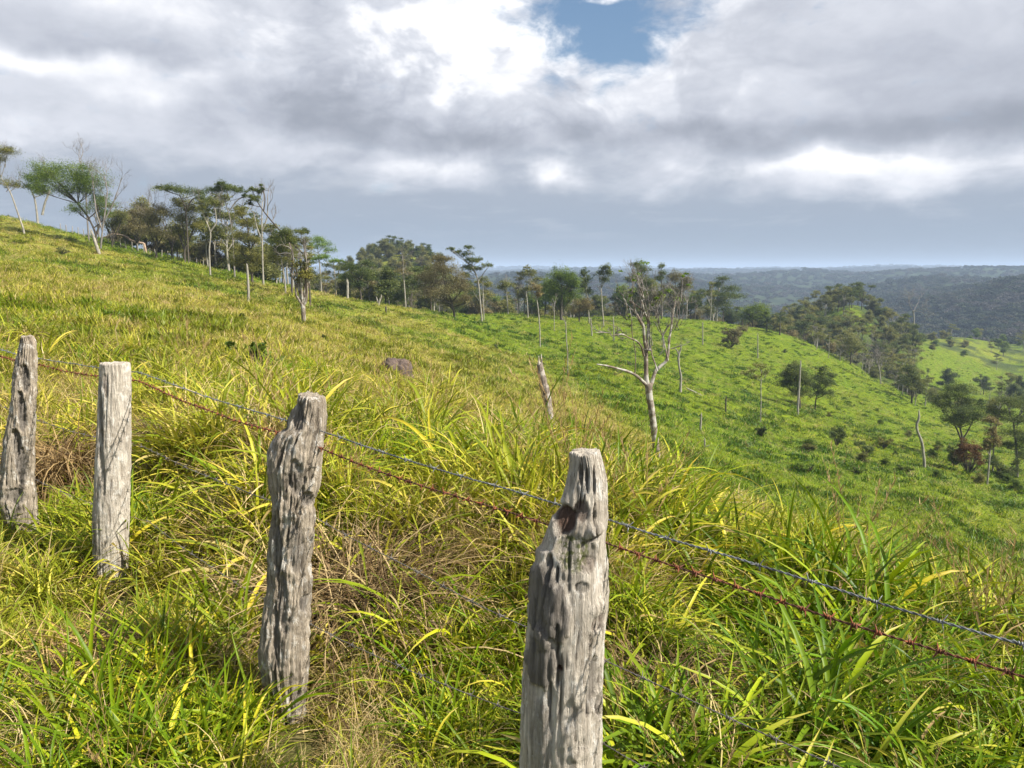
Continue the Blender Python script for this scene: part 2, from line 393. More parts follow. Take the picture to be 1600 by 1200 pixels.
# ------------------------------------------------------------------ render settings
scene.render.engine = 'CYCLES'
scene.view_settings.view_transform = 'Standard'; scene.view_settings.look = 'None'
scene.view_settings.exposure = 0.82; scene.view_settings.gamma = 1.0
c_ = scene.cycles
c_.max_bounces = 6; c_.diffuse_bounces = 2; c_.glossy_bounces = 2; c_.transmission_bounces = 4; c_.transparent_max_bounces = 6; c_.volume_bounces = 0
c_.use_adaptive_sampling = True; c_.adaptive_threshold = .015
c_.use_denoising = True; c_.denoiser = 'OPENIMAGEDENOISE'; c_.denoising_input_passes = 'RGB_ALBEDO_NORMAL'
c_.sample_clamp_indirect = 6
c_.caustics_reflective = False; c_.caustics_refractive = False

# ------------------------------------------------------------------ ground
def dryness(x, y):
    """how dry the pasture grows at a place: yellow on the near slope, green in the hollow"""
    x = np.asarray(x, float); y = np.asarray(y, float)
    s = x/np.maximum(y, 1)
    # seam between the yellow near slope and the green far slope, as distance for each bearing
    seam = 1.06*np.interp(s, [-.7, -.45, -.33, -.17, -.08, 0, .08, .17, .25, .5], [120, 88, 98, 105, 92, 82, 62, 40, 20, 8])
    r = y/seam
    d = .88*(1-sstep(.90, 1.12, r+.12*fbm(x/14, y/14, 7, 3)))
    n = fbm(x/11, y/20, 9, 4)
    d = d*(.85+1.15*n)
    # streaks running down the slope
    d = d+sstep(15, 35, y)*(1-sstep(.9, 1.1, r))*.45*fbm((x*.85+y*.5)/3.5, (y*.85-x*.5)/20, 11, 3)
    near = 1-sstep(7, 22, y)
    d = d*(1-near)+near*(.41+.75*fbm(x/1.9, y/1.9, 13, 3)-.28*sstep(.05, .5, s))
    d = d+(.28+.6*fbm(x/30, y/30, 77, 3))*sstep(330, 350, y)*(1-sstep(480, 500, y))*sstep(.42, .5, s)
    d = d+.7*sstep(255, 300, y)*(1-sstep(440, 520, y))*(1-sstep(-.1, 0, s))
    return np.clip(d, 0, 1)
def lushness(x, y):
    x = np.asarray(x, float); y = np.asarray(y, float)
    s = x/np.maximum(y, 1)
    l = .30+.6*fbm(x/2.6, y/2.6, 21, 3)+.30*sstep(-.05, .3, s)*(1-sstep(10, 25, y))
    l = np.where(y > 30, .65+.5*fbm(x/25, y/25, 22, 3), l)
    return np.clip(l, 0, 1)
nS, nY = 560, 620
yy_ = np.concatenate([np.linspace(-12, 1, 16)[:-1], np.geomspace(2, 14001, nY)-1])
ss_ = np.concatenate([-np.geomspace(4.2, .95, 24)[:-1], np.linspace(-.95, .95, nS), np.geomspace(.95, 4.2, 24)[1:]])
SS, YY = np.meshgrid(ss_, yy_)
XX = SS*(np.maximum(YY, 0)+3)
ZZ = height(XX, YY)
ZZ = np.where(YY > 4000, ZZ-(YY-4000)**2/2/6.37e6*0.0, ZZ)
mb = MB()
ny, nx = XX.shape
ii = np.arange(ny-1)[:, None]*nx; jj = np.arange(nx-1)[None]
Fq = np.stack([ii+jj, ii+jj+1, ii+nx+jj+1, ii+nx+jj], -1).reshape(-1, 4)
dr = dryness(XX, YY); lu = lushness(XX, YY)
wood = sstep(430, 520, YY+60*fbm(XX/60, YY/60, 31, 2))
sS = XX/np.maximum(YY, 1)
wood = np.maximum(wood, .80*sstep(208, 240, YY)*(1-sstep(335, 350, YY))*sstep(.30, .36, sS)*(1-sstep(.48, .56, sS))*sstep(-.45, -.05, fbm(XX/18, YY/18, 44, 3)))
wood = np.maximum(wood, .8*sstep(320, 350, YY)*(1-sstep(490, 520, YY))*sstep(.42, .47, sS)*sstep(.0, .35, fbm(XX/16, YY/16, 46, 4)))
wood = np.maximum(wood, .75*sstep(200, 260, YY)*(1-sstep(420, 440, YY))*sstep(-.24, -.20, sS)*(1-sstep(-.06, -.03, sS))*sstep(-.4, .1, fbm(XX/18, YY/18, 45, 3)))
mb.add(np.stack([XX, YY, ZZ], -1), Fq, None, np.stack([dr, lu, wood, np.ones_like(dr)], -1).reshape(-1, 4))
m, gn = mat('pasture_ground')
ac = N(gn, 'ShaderNodeAttribute', attribute_name='col'); sep = N(gn, 'ShaderNodeSeparateColor'); L(gn, ac.outputs[0], sep.inputs[0])
pos = N(gn, 'ShaderNodeNewGeometry').outputs['Position']
n_a = noise_n(gn, pos, 1.3, 6, .65); n_b = noise_n(gn, pos, .12, 4, .6); n_c = noise_n(gn, pos, 6, 4, .7)
grn = ramp(gn, n_a, [(.3, (.048, .084, .005)), (.5, (.115, .165, .007)), (.7, (.20, .25, .012))])
dry = ramp(gn, n_a, [(.3, (.10, .125, .012)), (.5, (.21, .22, .026)), (.72, (.36, .34, .08))])
c = mixc(gn, math_(gn, 'MULTIPLY_ADD', math_(gn, 'SUBTRACT', n_c, .5), .6, sep.outputs[0], clamp=True), grn, dry)
c = mixc(gn, mapr(gn, noise_n(gn, pos, .35, 5, .65), .48, .62, 0, .6), c, mixc(gn, 1., c, (.62, .60, .7), 'MULTIPLY'))
c = mixc(gn, mapr(gn, n_b, .45, .65, 0, .35), c, mixc(gn, 1., c, (.62, .85, .7), 'MULTIPLY'))
terr = noise_n(gn, pos, 1.0, 3, .6, .6, (.035, .035, 1.5))
c = mixc(gn, mapr(gn, terr, .53, .62, 0, .45), c, mixc(gn, .5, c, (.16, .13, .05)))
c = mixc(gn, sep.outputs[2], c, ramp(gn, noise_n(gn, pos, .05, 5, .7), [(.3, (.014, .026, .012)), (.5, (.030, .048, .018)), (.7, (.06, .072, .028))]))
# earth and thatch right under the near grass
nearf = N(gn, 'ShaderNodeSeparateXYZ'); L(gn, pos, nearf.inputs[0])
c = mixc(gn, mapr(gn, nearf.outputs[1], 9, 22, .85, 0), c, ramp(gn, n_c, [(.35, (.03, .025, .014)), (.55, (.07, .06, .025)), (.7, (.13, .10, .05))]))
d = N(gn, 'ShaderNodeBsdfPrincipled'); L(gn, c, d.inputs['Base Color']); d.inputs['Roughness'].default_value = .95; d.inputs['Specular IOR Level'].default_value = .1
b = N(gn, 'ShaderNodeBump'); b.inputs['Strength'].default_value = 1.; b.inputs['Distance'].default_value = .5
lump = noise_n(gn, pos, .5, 5, .65, .4)
L(gn, math_(gn, 'ADD', math_(gn, 'MULTIPLY', n_a, .6), math_(gn, 'MULTIPLY', lump, 1.6)), b.inputs['Height']); L(gn, b.outputs[0], d.inputs['Normal'])
o = N(gn, 'ShaderNodeOutputMaterial'); L(gn, d.outputs[0], o.inputs[0])
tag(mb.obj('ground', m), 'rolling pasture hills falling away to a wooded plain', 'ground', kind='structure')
# sea / farthest plain beyond the sheet
mb = MB(); a = 45000.
mb.add([(-a, 13000, -22), (a, 13000, -22), (a, a, -22), (-a, a, -22)], [(0, 1, 2, 3)])
m, fn = mat('far_plain'); d = N(fn, 'ShaderNodeBsdfPrincipled'); d.inputs['Base Color'].default_value = (.05, .07, .05, 1); d.inputs['Roughness'].default_value = .8
o = N(fn, 'ShaderNodeOutputMaterial'); L(fn, d.outputs[0], o.inputs[0])
tag(mb.obj('terrain', m), 'flat lowland along the horizon', 'terrain', kind='structure')
# ------------------------------------------------------------------ haze
mb = MB()
x0, x1, y0, y1, z0, z1 = -15500, 15500, -40, 46000, -110, 60
x0, x1 = -46000, 46000
v = [(x0, y0, z0), (x1, y0, z0), (x1, y1, z0), (x0, y1, z0), (x0, y0, z1), (x1, y0, z1), (x1, y1, z1), (x0, y1, z1)]
mb.add(v, [(0, 3, 2, 1), (4, 5, 6, 7), (0, 1, 5, 4), (1, 2, 6, 5), (2, 3, 7, 6), (3, 0, 4, 7)])
m, hn = mat('haze_air')
pv = N(hn, 'ShaderNodeVolumePrincipled'); pv.inputs['Color'].default_value = (.60, .76, 1, 1); pv.inputs['Density'].default_value = HAZE
pv.inputs['Anisotropy'].default_value = 0.0
o = N(hn, 'ShaderNodeOutputMaterial'); L(hn, pv.outputs[0], o.inputs['Volume'])
if HAZE > 0: tag(mb.obj('haze', m, smooth=False), 'thin blue haze over the far hills', 'haze', kind='stuff')
# ------------------------------------------------------------------ grass tufts (prototypes instanced by geometry nodes, kind stuff)
def tuft(name, n, L0, L1, w, spread, lean, droop, dead=0., K=6, flat=False, hue=(0, 1), stiff=1.3):
    r = rng; mb = MB()
    az = r.uniform(0, 2*np.pi, n); Ls = r.uniform(L0, L1, n); ws = w*r.uniform(.6, 1.25, n)
    base = np.stack([r.normal(0, spread, n), r.normal(0, spread, n), np.full(n, -.03)], 1)
    el = np.clip(R(90)-np.abs(r.normal(0, lean, n))-.05, .12, 1.55); dro = droop*r.uniform(.5, 1.4, n)
    wob = r.normal(0, .25, n)
    t = np.linspace(0, 1, K+1)
    ang = el[:, None]-dro[:, None]*t[None]**stiff
    azs = az[:, None]+wob[:, None]*t[None]
    st = (Ls/K)[:, None]
    dx = np.cos(ang)*np.cos(azs)*st; dy = np.cos(ang)*np.sin(azs)*st; dz = np.sin(ang)*st
    Pp = np.stack([np.cumsum(dx, 1)-dx, np.cumsum(dy, 1)-dy, np.cumsum(dz, 1)-dz], -1)+base[:, None]
    Pp[..., 2] = np.maximum(Pp[..., 2], .004+.02*r.random((n, 1)))
    side = np.stack([-np.sin(azs), np.cos(azs), np.zeros_like(azs)], -1)
    tw = r.normal(0, .5, n)[:, None]*t[None]
    up = np.stack([-np.sin(ang)*np.cos(azs), -np.sin(ang)*np.sin(azs), np.cos(ang)], -1)
    side = side*np.cos(tw)[..., None]+up*np.sin(tw)[..., None]
    prof = np.interp(t, [0, .15, .45, .8, 1], [.55, .85, 1, .55, .04])
    hw = (ws[:, None]*prof[None]/2)[..., None]
    if flat:
        V = np.stack([Pp-side*hw, Pp+side*hw], 2); k = 2
    else:
        V = np.stack([Pp-side*hw+up*hw*.45, Pp, Pp+side*hw+up*hw*.45], 2); k = 3
    rn = r.uniform(hue[0], hue[1], n); dd = (r.random(n) < dead)*r.uniform(.7, 1, n)
    c = np.zeros((n, K+1, k, 4)); c[..., 0] = rn[:, None, None]; c[..., 1] = t[None, :, None]; c[..., 2] = dd[:, None, None]; c[..., 3] = 1
    idx = np.arange(n*(K+1)*k).reshape(n, K+1, k); fs = []
    for j in range(k-1):
        fs.append(np.stack([idx[:, :-1, j], idx[:, :-1, j+1], idx[:, 1:, j+1], idx[:, 1:, j]], -1).reshape(-1, 4))
    mb.add(V.reshape(-1, 3), np.concatenate(fs), None, c.reshape(-1, 4))
    return mb
def proto(name, mb, material=None):
    return bpy.data.objects.new(name, mb.mesh(name, material or M_grass, True))

NEAR = [proto('lush_tuft', tuft('a', 34, .30, .66, .018, .06, .55, 1.35, .04, 8)),
        proto('lush_tuft', tuft('a', 30, .28, .60, .022, .07, .65, 1.7, .05, 8)),
        proto('leafy_tuft', tuft('a', 36, .20, .46, .015, .08, .70, 1.4, .10, 7)),
        proto('leafy_tuft', tuft('a', 40, .18, .42, .012, .08, .75, 1.2, .16, 7)),
        proto('straw_tuft', tuft('a', 70, .20, .50, .0042, .07, .80, 1.5, .90, 7, True)),
        proto('straw_tuft', tuft('a', 60, .25, .60, .0050, .06, .75, 1.8, .85, 8, True)),
        proto('fine_tuft', tuft('a', 90, .18, .42, .0042, .04, .45, .9, .10, 6, True)),
        proto('upright_tuft', tuft('a', 26, .30, .58, .0125, .045, .30, .75, .08, 7)),
        proto('litter_tuft', tuft('a', 44, .12, .34, .0065, .12, 1.4, .5, .78, 5, True)),
        proto('small_leaf_tuft', tuft('a', 46, .07, .17, .013, .07, .8, 1.0, .12, 4))]
def stalks():
    mb = MB()
    for i in range(9):
        h = rng.uniform(.45, .85); a = rng.uniform(0, 6.28); b = np.array([rng.normal(0, .05), rng.normal(0, .05), 0])
        ln = rng.uniform(.03, .22)
        p = bezpath(b, b+[0, 0, h*.6], b+[math.cos(a)*ln, math.sin(a)*ln, h], 7)
        tube(mb, p, np.linspace(.0017, .0009, 7), 3, (.35, .5, .9, 1))
        for j in range(14):   # short seed spikes
            q = p[4]+(p[6]-p[4])*rng.uniform(.1, 1); aa = rng.uniform(0, 6.28); e = .03
            d_ = np.array([math.cos(aa)*e*.5, math.sin(aa)*e*.5, e]); sdv = np.array([-math.sin(aa), math.cos(aa), 0])*.002
            mb.add([q-sdv, q+sdv, q+d_+sdv*.4, q+d_-sdv*.4], [(0, 1, 2, 3)], None, (rng.uniform(.1, .45), .8, 1, 1))
    return mb
NEAR.append(proto('seed_stalks', stalks()))
NEAR += [proto('big_tussock', tuft('a', 130, .34, .74, .015, .10, .70, 2.1, .04, 9)), proto('big_tussock', tuft('a', 120, .32, .68, .0125, .11, .75, 2.3, .16, 9))]
FAR = [proto('far_tuft', tuft('a', 26, .22, .50, .022, .12, .6, 1.1, .06, 3, True)),
       proto('far_tuft', tuft('a', 26, .20, .45, .020, .14, .7, 1.3, .35, 3, True)),
       proto('far_straw', tuft('a', 34, .20, .50, .014, .14, .8, 1.3, .85, 3, True)),
       proto('far_weed', tuft('a', 60, .12, .38, .040, .12, .6, .6, .02, 3, True, (0, .15)))]

def scatter(name, label, protos, pts, k, rot, scl, dry, lus):
    me = bpy.data.meshes.new(name); n = len(pts)
    me.vertices.add(n); me.vertices.foreach_set('co', pts.astype(np.float32).ravel())
    def A(nm, ty, d, key): a = me.attributes.new(nm, ty, 'POINT'); a.data.foreach_set(key, np.ascontiguousarray(d).ravel())
    A('k', 'INT', k.astype(np.int32), 'value'); A('rot', 'FLOAT_VECTOR', rot.astype(np.float32), 'vector')
    A('scl', 'FLOAT_VECTOR', scl.astype(np.float32), 'vector')
    A('dry', 'FLOAT', dry.astype(np.float32), 'value'); A('lus', 'FLOAT', lus.astype(np.float32), 'value')
    o = bpy.data.objects.new(name, me); COL.objects.link(o); me.materials.append(M_grass)
    g = bpy.data.node_groups.new(name, 'GeometryNodeTree')
    g.interface.new_socket('Geometry', in_out='INPUT', socket_type='NodeSocketGeometry')
    g.interface.new_socket('Geometry', in_out='OUTPUT', socket_type='NodeSocketGeometry')
    gi = g.nodes.new('NodeGroupInput'); go = g.nodes.new('NodeGroupOutput')
    jn = g.nodes.new('GeometryNodeJoinGeometry')
    for p in reversed(protos):      # join puts the last link first
        oi = g.nodes.new('GeometryNodeObjectInfo'); oi.inputs['Object'].default_value = p
        gti = g.nodes.new('GeometryNodeGeometryToInstance')
        g.links.new(oi.outputs['Geometry'], gti.inputs[0]); g.links.new(gti.outputs[0], jn.inputs[0])
    m2p = g.nodes.new('GeometryNodeMeshToPoints')
    iop = g.nodes.new('GeometryNodeInstanceOnPoints'); iop.inputs['Pick Instance'].default_value = True
    g.links.new(gi.outputs[0], m2p.inputs[0]); g.links.new(m2p.outputs[0], iop.inputs['Points']); g.links.new(jn.outputs[0], iop.inputs['Instance'])
    for nm, ty, sock in (('k', 'INT', 'Instance Index'), ('rot', 'FLOAT_VECTOR', 'Rotation'), ('scl', 'FLOAT_VECTOR', 'Scale')):
        na = g.nodes.new('GeometryNodeInputNamedAttribute'); na.data_type = ty; na.inputs[0].default_value = nm
        g.links.new([q for q in na.outputs if q.enabled][0], iop.inputs[sock])
    g.links.new(iop.outputs[0], go.inputs[0])
    md = o.modifiers.new('scatter', 'NODES'); md.node_group = g
    tag(o, label, 'grass', kind='stuff')
    return o

def gnormal(x, y, e=.25):
    zx = (height(x+e, y)-height(x-e, y))/(2*e); zy = (height(x, y+e)-height(x, y-e))/(2*e)
    return zx, zy
POSTS_XY = []   # filled below (fence posts), grass keeps off them
def near_grass(n, ya, yb, name, label, short=False):
    y = np.exp(rng.uniform(np.log(ya), np.log(yb), n*2)) if not short else rng.uniform(ya, yb, n*2)
    x = rng.uniform(-1, 1, n*2)*(y*.80+1.7)
    keep = np.ones(len(x), bool)
    for (qx, qy, rr) in CLEAR:
        keep &= (x-qx)**2+(y-qy)**2 > rr*rr
    keep &= y > 1.0
    x, y = x[keep][:n], y[keep][:n]; n = len(x)
    z = height(x, y); d = dryness(x, y); l = lushness(x, y); u = rng.random(n)
    # the strip along the fence is shorter and scruffier; the tall lush stand is beyond it
    fy = 1.9-(x-.13)*.9                                     # fence line
    tall = sstep(.15, .9, y-fy)
    k = np.zeros(n, int)
    pz = fbm(x/.8, y/.8, 41, 2)
    lushp = np.clip(.55+.8*(l-.4)-.6*(d-.35), .1, .9)
    k = np.where(u < lushp*.55, rng.integers(0, 2, n), k)
    k = np.where((u >= lushp*.55) & (u < lushp*.55+.18), rng.integers(2, 4, n), k)
    k = np.where((u >= lushp*.55+.18), np.where(rng.random(n) < .15+.5*d, rng.integers(4, 6, n), rng.integers(2, 4, n)), k)
    k = np.where(rng.random(n) < .10, 7, k)
    k = np.where(rng.random(n) < .015, 10, k)
    scruff = rng.random(n) > tall*1.3
    k = np.where(scruff & (rng.random(n) < .75), rng.choice([2, 3, 8, 0, 9, 9, 0, 2], n), k)
    bp = fbm(x/.75, y/.75, 71, 3)                           # brown dead patches between the green
    k = np.where((bp > .20) & (rng.random(n) < .62), rng.choice([4, 5, 4, 5, 8], n), k)
    k = np.where(rng.random(n) < .13, 8, k)
    # the patch of fine blue-green blades near the right foot of the picture
    fine = ((x-1.25)**2+(y-2.75)**2 < .45**2) & (rng.random(n) < .7); k = np.where(fine, 6, k)
    k = np.where((rng.random(n) < .055) & (tall > .8), rng.integers(11, 13, n), k)
    s = rng.uniform(.65, 1.3, n)*(.58+.42*tall)*np.clip(.9+.75*pz, .4, 1.45)
    s = np.where((k == 4) | (k == 5), s*1.05, s)
    s *= (.72+.28*sstep(1.6, 3.0, y))*(1-.22*sstep(.0, .25, x/y)*sstep(4, 6, y))
    s *= np.where(y > 14, 1.0+(y-14)*.012, 1)
    lus_ = np.clip(l+rng.normal(0, .15, n), 0, 1)
    if not short:      # heavy arching clumps of fresh grass
        for (qx, qy, cnt, rr) in CLUMPS:
            ex, ey = qx+rng.normal(0, rr, cnt), qy+rng.normal(0, rr, cnt)
            x, y, z = np.r_[x, ex], np.r_[y, ey], np.r_[z, height(ex, ey)]
            k = np.r_[k, rng.integers(11, 13, cnt)]; s = np.r_[s, rng.uniform(.65, 1.0, cnt)]; d = np.r_[d, np.zeros(cnt)]; lus_ = np.r_[lus_, rng.uniform(.6, 1, cnt)]
        n = len(x)
    zx, zy = gnormal(x, y)
    wind = -.16                                             # everything leans a little with the wind
    rot = np.stack([rng.normal(0, .16, n)+zy*.3, rng.normal(wind, .16, n)-zx*.3, rng.uniform(0, 6.28, n)], 1)
    scl = np.stack([s, s, s*rng.uniform(.8, 1.15, n)], 1)
    dd = np.clip(d+rng.normal(0, .12, n), 0, 1)
    return scatter(name, label, NEAR, np.stack([x, y, z], 1), k, rot, scl, dd, lus_)

def far_grass(n, ya, yb, name, label):
    y = np.exp(rng.uniform(np.log(ya), np.log(yb), n)); x = rng.uniform(-1, 1, n)*(y*.76+1)
    z = height(x, y); d = dryness(x, y); l = lushness(x, y); u = rng.random(n)
    k = np.where(u < .55-.25*d, 0, np.where(u < .93-.15*d, 1, 2))
    k = np.where((d < .35) & (rng.random(n) < .5), 0, k)
    wd = sstep(.10, .45, fbm(x/4, y/4, 51, 3)); k = np.where(rng.random(n) < .05+wd*.8, 3, k)
    s = (.75+sstep(12, 120, y)*1.0)*rng.uniform(.6, 1.25, n)*(1+.7*fbm(x/2, y/2, 52, 2))*np.where(k == 3, 1.25, 1)
    s = np.clip(s, .3, 2.4)
    rot = np.stack([rng.normal(0, .2, n), rng.normal(-.15, .2, n), rng.uniform(0, 6.28, n)], 1)
    hz = np.clip(.85-.3*sstep(20, 100, y), .4, 1)
    scl = np.stack([s, s, s*hz*rng.uniform(.7, 1.15, n)], 1)
    return scatter(name, label, FAR, np.stack([x, y, z], 1), k, rot, scl, np.clip(d+rng.normal(0, .13, n), 0, 1), np.clip(l+rng.normal(0, .15, n), 0, 1))
# ------------------------------------------------------------------ weathered wood
def wood_mat(name, base_dark, base_light, dark_amount=.5):
    m, nt = mat(name)
    tc = N(nt, 'ShaderNodeTexCoord'); ob = tc.outputs['Object']
    ac = N(nt, 'ShaderNodeAttribute', attribute_name='col'); sep = N(nt, 'ShaderNodeSeparateColor'); L(nt, ac.outputs[0], sep.inputs[0])
    dk, rd, ms = sep.outputs; gr = ac.outputs['Alpha']
    fib = noise_n(nt, ob, 60, 6, .7, .6, (1, 1, .075)); fib2 = noise_n(nt, ob, 190, 5, .75, .2, (1, 1, .035))
    blot = noise_n(nt, ob, 9, 9, .74, .5, (1, 1, .45)); blot2 = noise_n(nt, ob, 26, 8, .78, .4, (1, 1, .55))
    spot = noise_n(nt, ob, 70, 3, .6)
    c = ramp(nt, fib, [(.30, base_dark), (.48, tuple(.45*a+.55*b for a, b in zip(base_dark, base_light))), (.62, base_light)])
    c = mixc(nt, mapr(nt, blot, .48, .62, 0, .5), c, tuple(q*w_ for q, w_ in zip(base_light, (.46, .42, .38))))          # grey weather stain
    c = mixc(nt, mapr(nt, blot2, .53, .60, 0, .8), c, (.82, .78, .70))                             # bleached flakes
    c = mixc(nt, mapr(nt, fib2, .60, .65, 0, .8), c, (.045, .036, .028))                          # drying checks
    c = mixc(nt, math_(nt, 'MULTIPLY', gr, .85), c, (.05, .038, .028))                                                       # deep grooves
    bark_c = ramp(nt, fib, [(.3, (.09, .078, .065)), (.6, (.27, .24, .205))])
    c = mixc(nt, dk, c, bark_c)
    c = mixc(nt, rd, c, ramp(nt, blot2, [(.35, (.035, .020, .014)), (.6, (.13, .068, .045))]))
    c = mixc(nt, math_(nt, 'MULTIPLY', ms, mapr(nt, spot, .40, .58)), c, (.16, .17, .07))
    d = N(nt, 'ShaderNodeBsdfPrincipled'); L(nt, c, d.inputs['Base Color']); d.inputs['Roughness'].default_value = .85; d.inputs['Specular IOR Level'].default_value = .25
    h = math_(nt, 'ADD', fib, math_(nt, 'MULTIPLY', fib2, 1.1)); h = math_(nt, 'ADD', h, math_(nt, 'MULTIPLY', blot2, .8))
    b = N(nt, 'ShaderNodeBump'); b.inputs['Strength'].default_value = 1.; b.inputs['Distance'].default_value = .012
    L(nt, h, b.inputs['Height']); L(nt, b.outputs[0], d.inputs['Normal'])
    o = N(nt, 'ShaderNodeOutputMaterial'); L(nt, d.outputs[0], o.inputs[0])
    return m
W_a = wood_mat('weathered_wood', (.32, .27, .21), (.80, .72, .60))
W_b = wood_mat('rotten_wood', (.17, .14, .11), (.60, .51, .39))

def post(name, label, rows, Y, feats=(), seed=0, wood=None, nth=150, nz=330, rough=.05, tilt_top=0., depth=.85, group='posts of the barbed wire fence', slant=0., sq=2., rot=0.):
    rows = sorted(rows)                                    # (py, left px, right px)
    pys = np.array([r[0] for r in rows], float)
    zs = np.array([at(800, p, Y)[2] for p in pys])
    xl = np.array([at(r[1], r[0], Y)[0] for r in rows]); xr = np.array([at(r[2], r[0], Y)[0] for r in rows])
    zt, zb = zs[0], zs[-1]
    gx = (xl[-1]+xr[-1])/2; zg = float(height(gx, Y)); zbot = min(zg-.15, zb-.05)
    order = np.argsort(zs); zs, xl, xr = zs[order], xl[order], xr[order]
    z = np.linspace(zbot, zt, nz); sm = lambda a: np.interp(z, zs, a)
    l, r_ = sm(xl), sm(xr)
    kern = np.array([0, 0, .25, .5, .25, 0, 0])
    l = np.convolve(np.pad(l, 3, 'edge'), kern, 'valid'); r_ = np.convolve(np.pad(r_, 3, 'edge'), kern, 'valid')
    cx, hw = (l+r_)/2, (r_-l)/2
    hd = np.convolve(np.pad(hw, 20, 'edge'), np.ones(41)/41, 'valid')*depth; hd = np.maximum(hd, hw*.55)
    th = np.arange(nth)/nth*2*np.pi
    TH, Z = np.meshgrid(th, z); ct, st = np.cos(TH), np.sin(TH)
    f = 1+.7*min(1, rough*9)*.07*fbm(ct*1.3+seed, st*1.3, Z*3, 3)+.03*fbm(ct*5+seed, st*5, Z*9, 3)
    crack = np.abs(fbm(ct*4+seed*3, st*4, Z*1.3, 3)); cr = 1-sstep(.0, .045+.5*rough, crack)
    gate = sstep(-.1, .3, fbm(ct*1.5, st*1.5+seed, Z*2.5, 2)); cr = cr*gate
    pit = sstep(.34, .62, fbm(ct*5+seed, st*5+5, Z*9, 3))
    disp = -cr*(rough*.07+.0015)-pit*max(0, rough-.05)*.25+rough*.10*fbm(ct*9+seed, st*9, Z*3.5, 3)+rough*.06*fbm(ct*3, st*3+seed, Z*22, 2)
    tq = TH+rot; se = (np.abs(np.cos(tq))**sq+np.abs(np.sin(tq))**sq)**(-1/sq)
    ex = (se*np.abs(ct)).max(); f = f*se/ex
    X = cx[:, None]+hw[:, None]*ct*f; Yv = hd[:, None]*st*f
    col = np.zeros(X.shape+(4,)); col[..., 3] = np.clip(cr*.9+pit*.75*min(1, rough*12), 0, 1)
    front = sstep(.35, -.1, st)
    for ft in feats:
        px, py, rx, ry, dp, ch, am = ft[:7]
        p = at(px, py, Y); sx = rx/F*Y; sz = ry/F*Y
        d = np.sqrt(((X-p[0])/sx)**2+((Z-p[2])/sz)**2)+.16*fbm(X*60, Z*25, seed, 3)
        g = (1-sstep(.74, 1.0, d))*front if ch is not None else (1-sstep(.3, 1.1, d))*front
        disp = disp+dp*g
        if ch is not None: col[..., ch] = np.maximum(col[..., ch], g*am)
    X = X+disp*ct; Yv = Yv+disp*st
    # top cap: broken, slanting
    mb = MB(); rings = [np.stack([X, Yv+Y, Z], -1)]
    kx = 6
    topz = rings[0][-1].copy(); cen = topz.mean(0)
    q_top = (rings[0][-1][:, 0]-cen[0])
    blend = np.exp(-(zt-z)/.03)
    rings[0][..., 2] += blend[:, None]*(tilt_top*q_top[None]+slant*(rings[0][-1][:, 1]-Y)[None]+.004*fbm(ct[-1]*3+seed, st[-1]*3, 0, 3)[None])
    tp = rings[0][-1]; cols = [col]
    cap = []
    for i, s in enumerate(np.linspace(.94, .05, kx)):
        R_ = cen+(tp-cen)*s; R_[:, 2] = cen[2]+(tp[:, 2]-cen[2])*s+(.004 if i == 0 else .004)+.005*fbm(R_[:, 0]*60, R_[:, 1]*60+seed, 0, 3)
        cap.append(R_)
    V = np.concatenate([rings[0], np.array(cap)], 0); nr = V.shape[0]
    cc = np.zeros((kx, nth, 4)); C_ = np.concatenate([col, cc], 0)
    i = np.arange(nr-1)[:, None]*nth; j = np.arange(nth)[None]; j2 = (j+1) % nth
    Fq = np.stack([i+j, i+j2, i+nth+j2, i+nth+j], -1).reshape(-1, 4)
    V = np.vstack([V.reshape(-1, 3), V[-1].mean(0)[None]]); C2 = np.vstack([C_.reshape(-1, 4), [[0, 0, 0, 0]]])
    b = (nr-1)*nth; f3 = np.stack([b+np.arange(nth), b+(np.arange(nth)+1) % nth, np.full(nth, nr*nth)], -1)
    mb.add(V, Fq, f3, C2)
    org = (gx, Y, zg)
    o = mb.obj(name, wood or W_a, None, True, org, org)
    return tag(o, label, 'fence post', group)

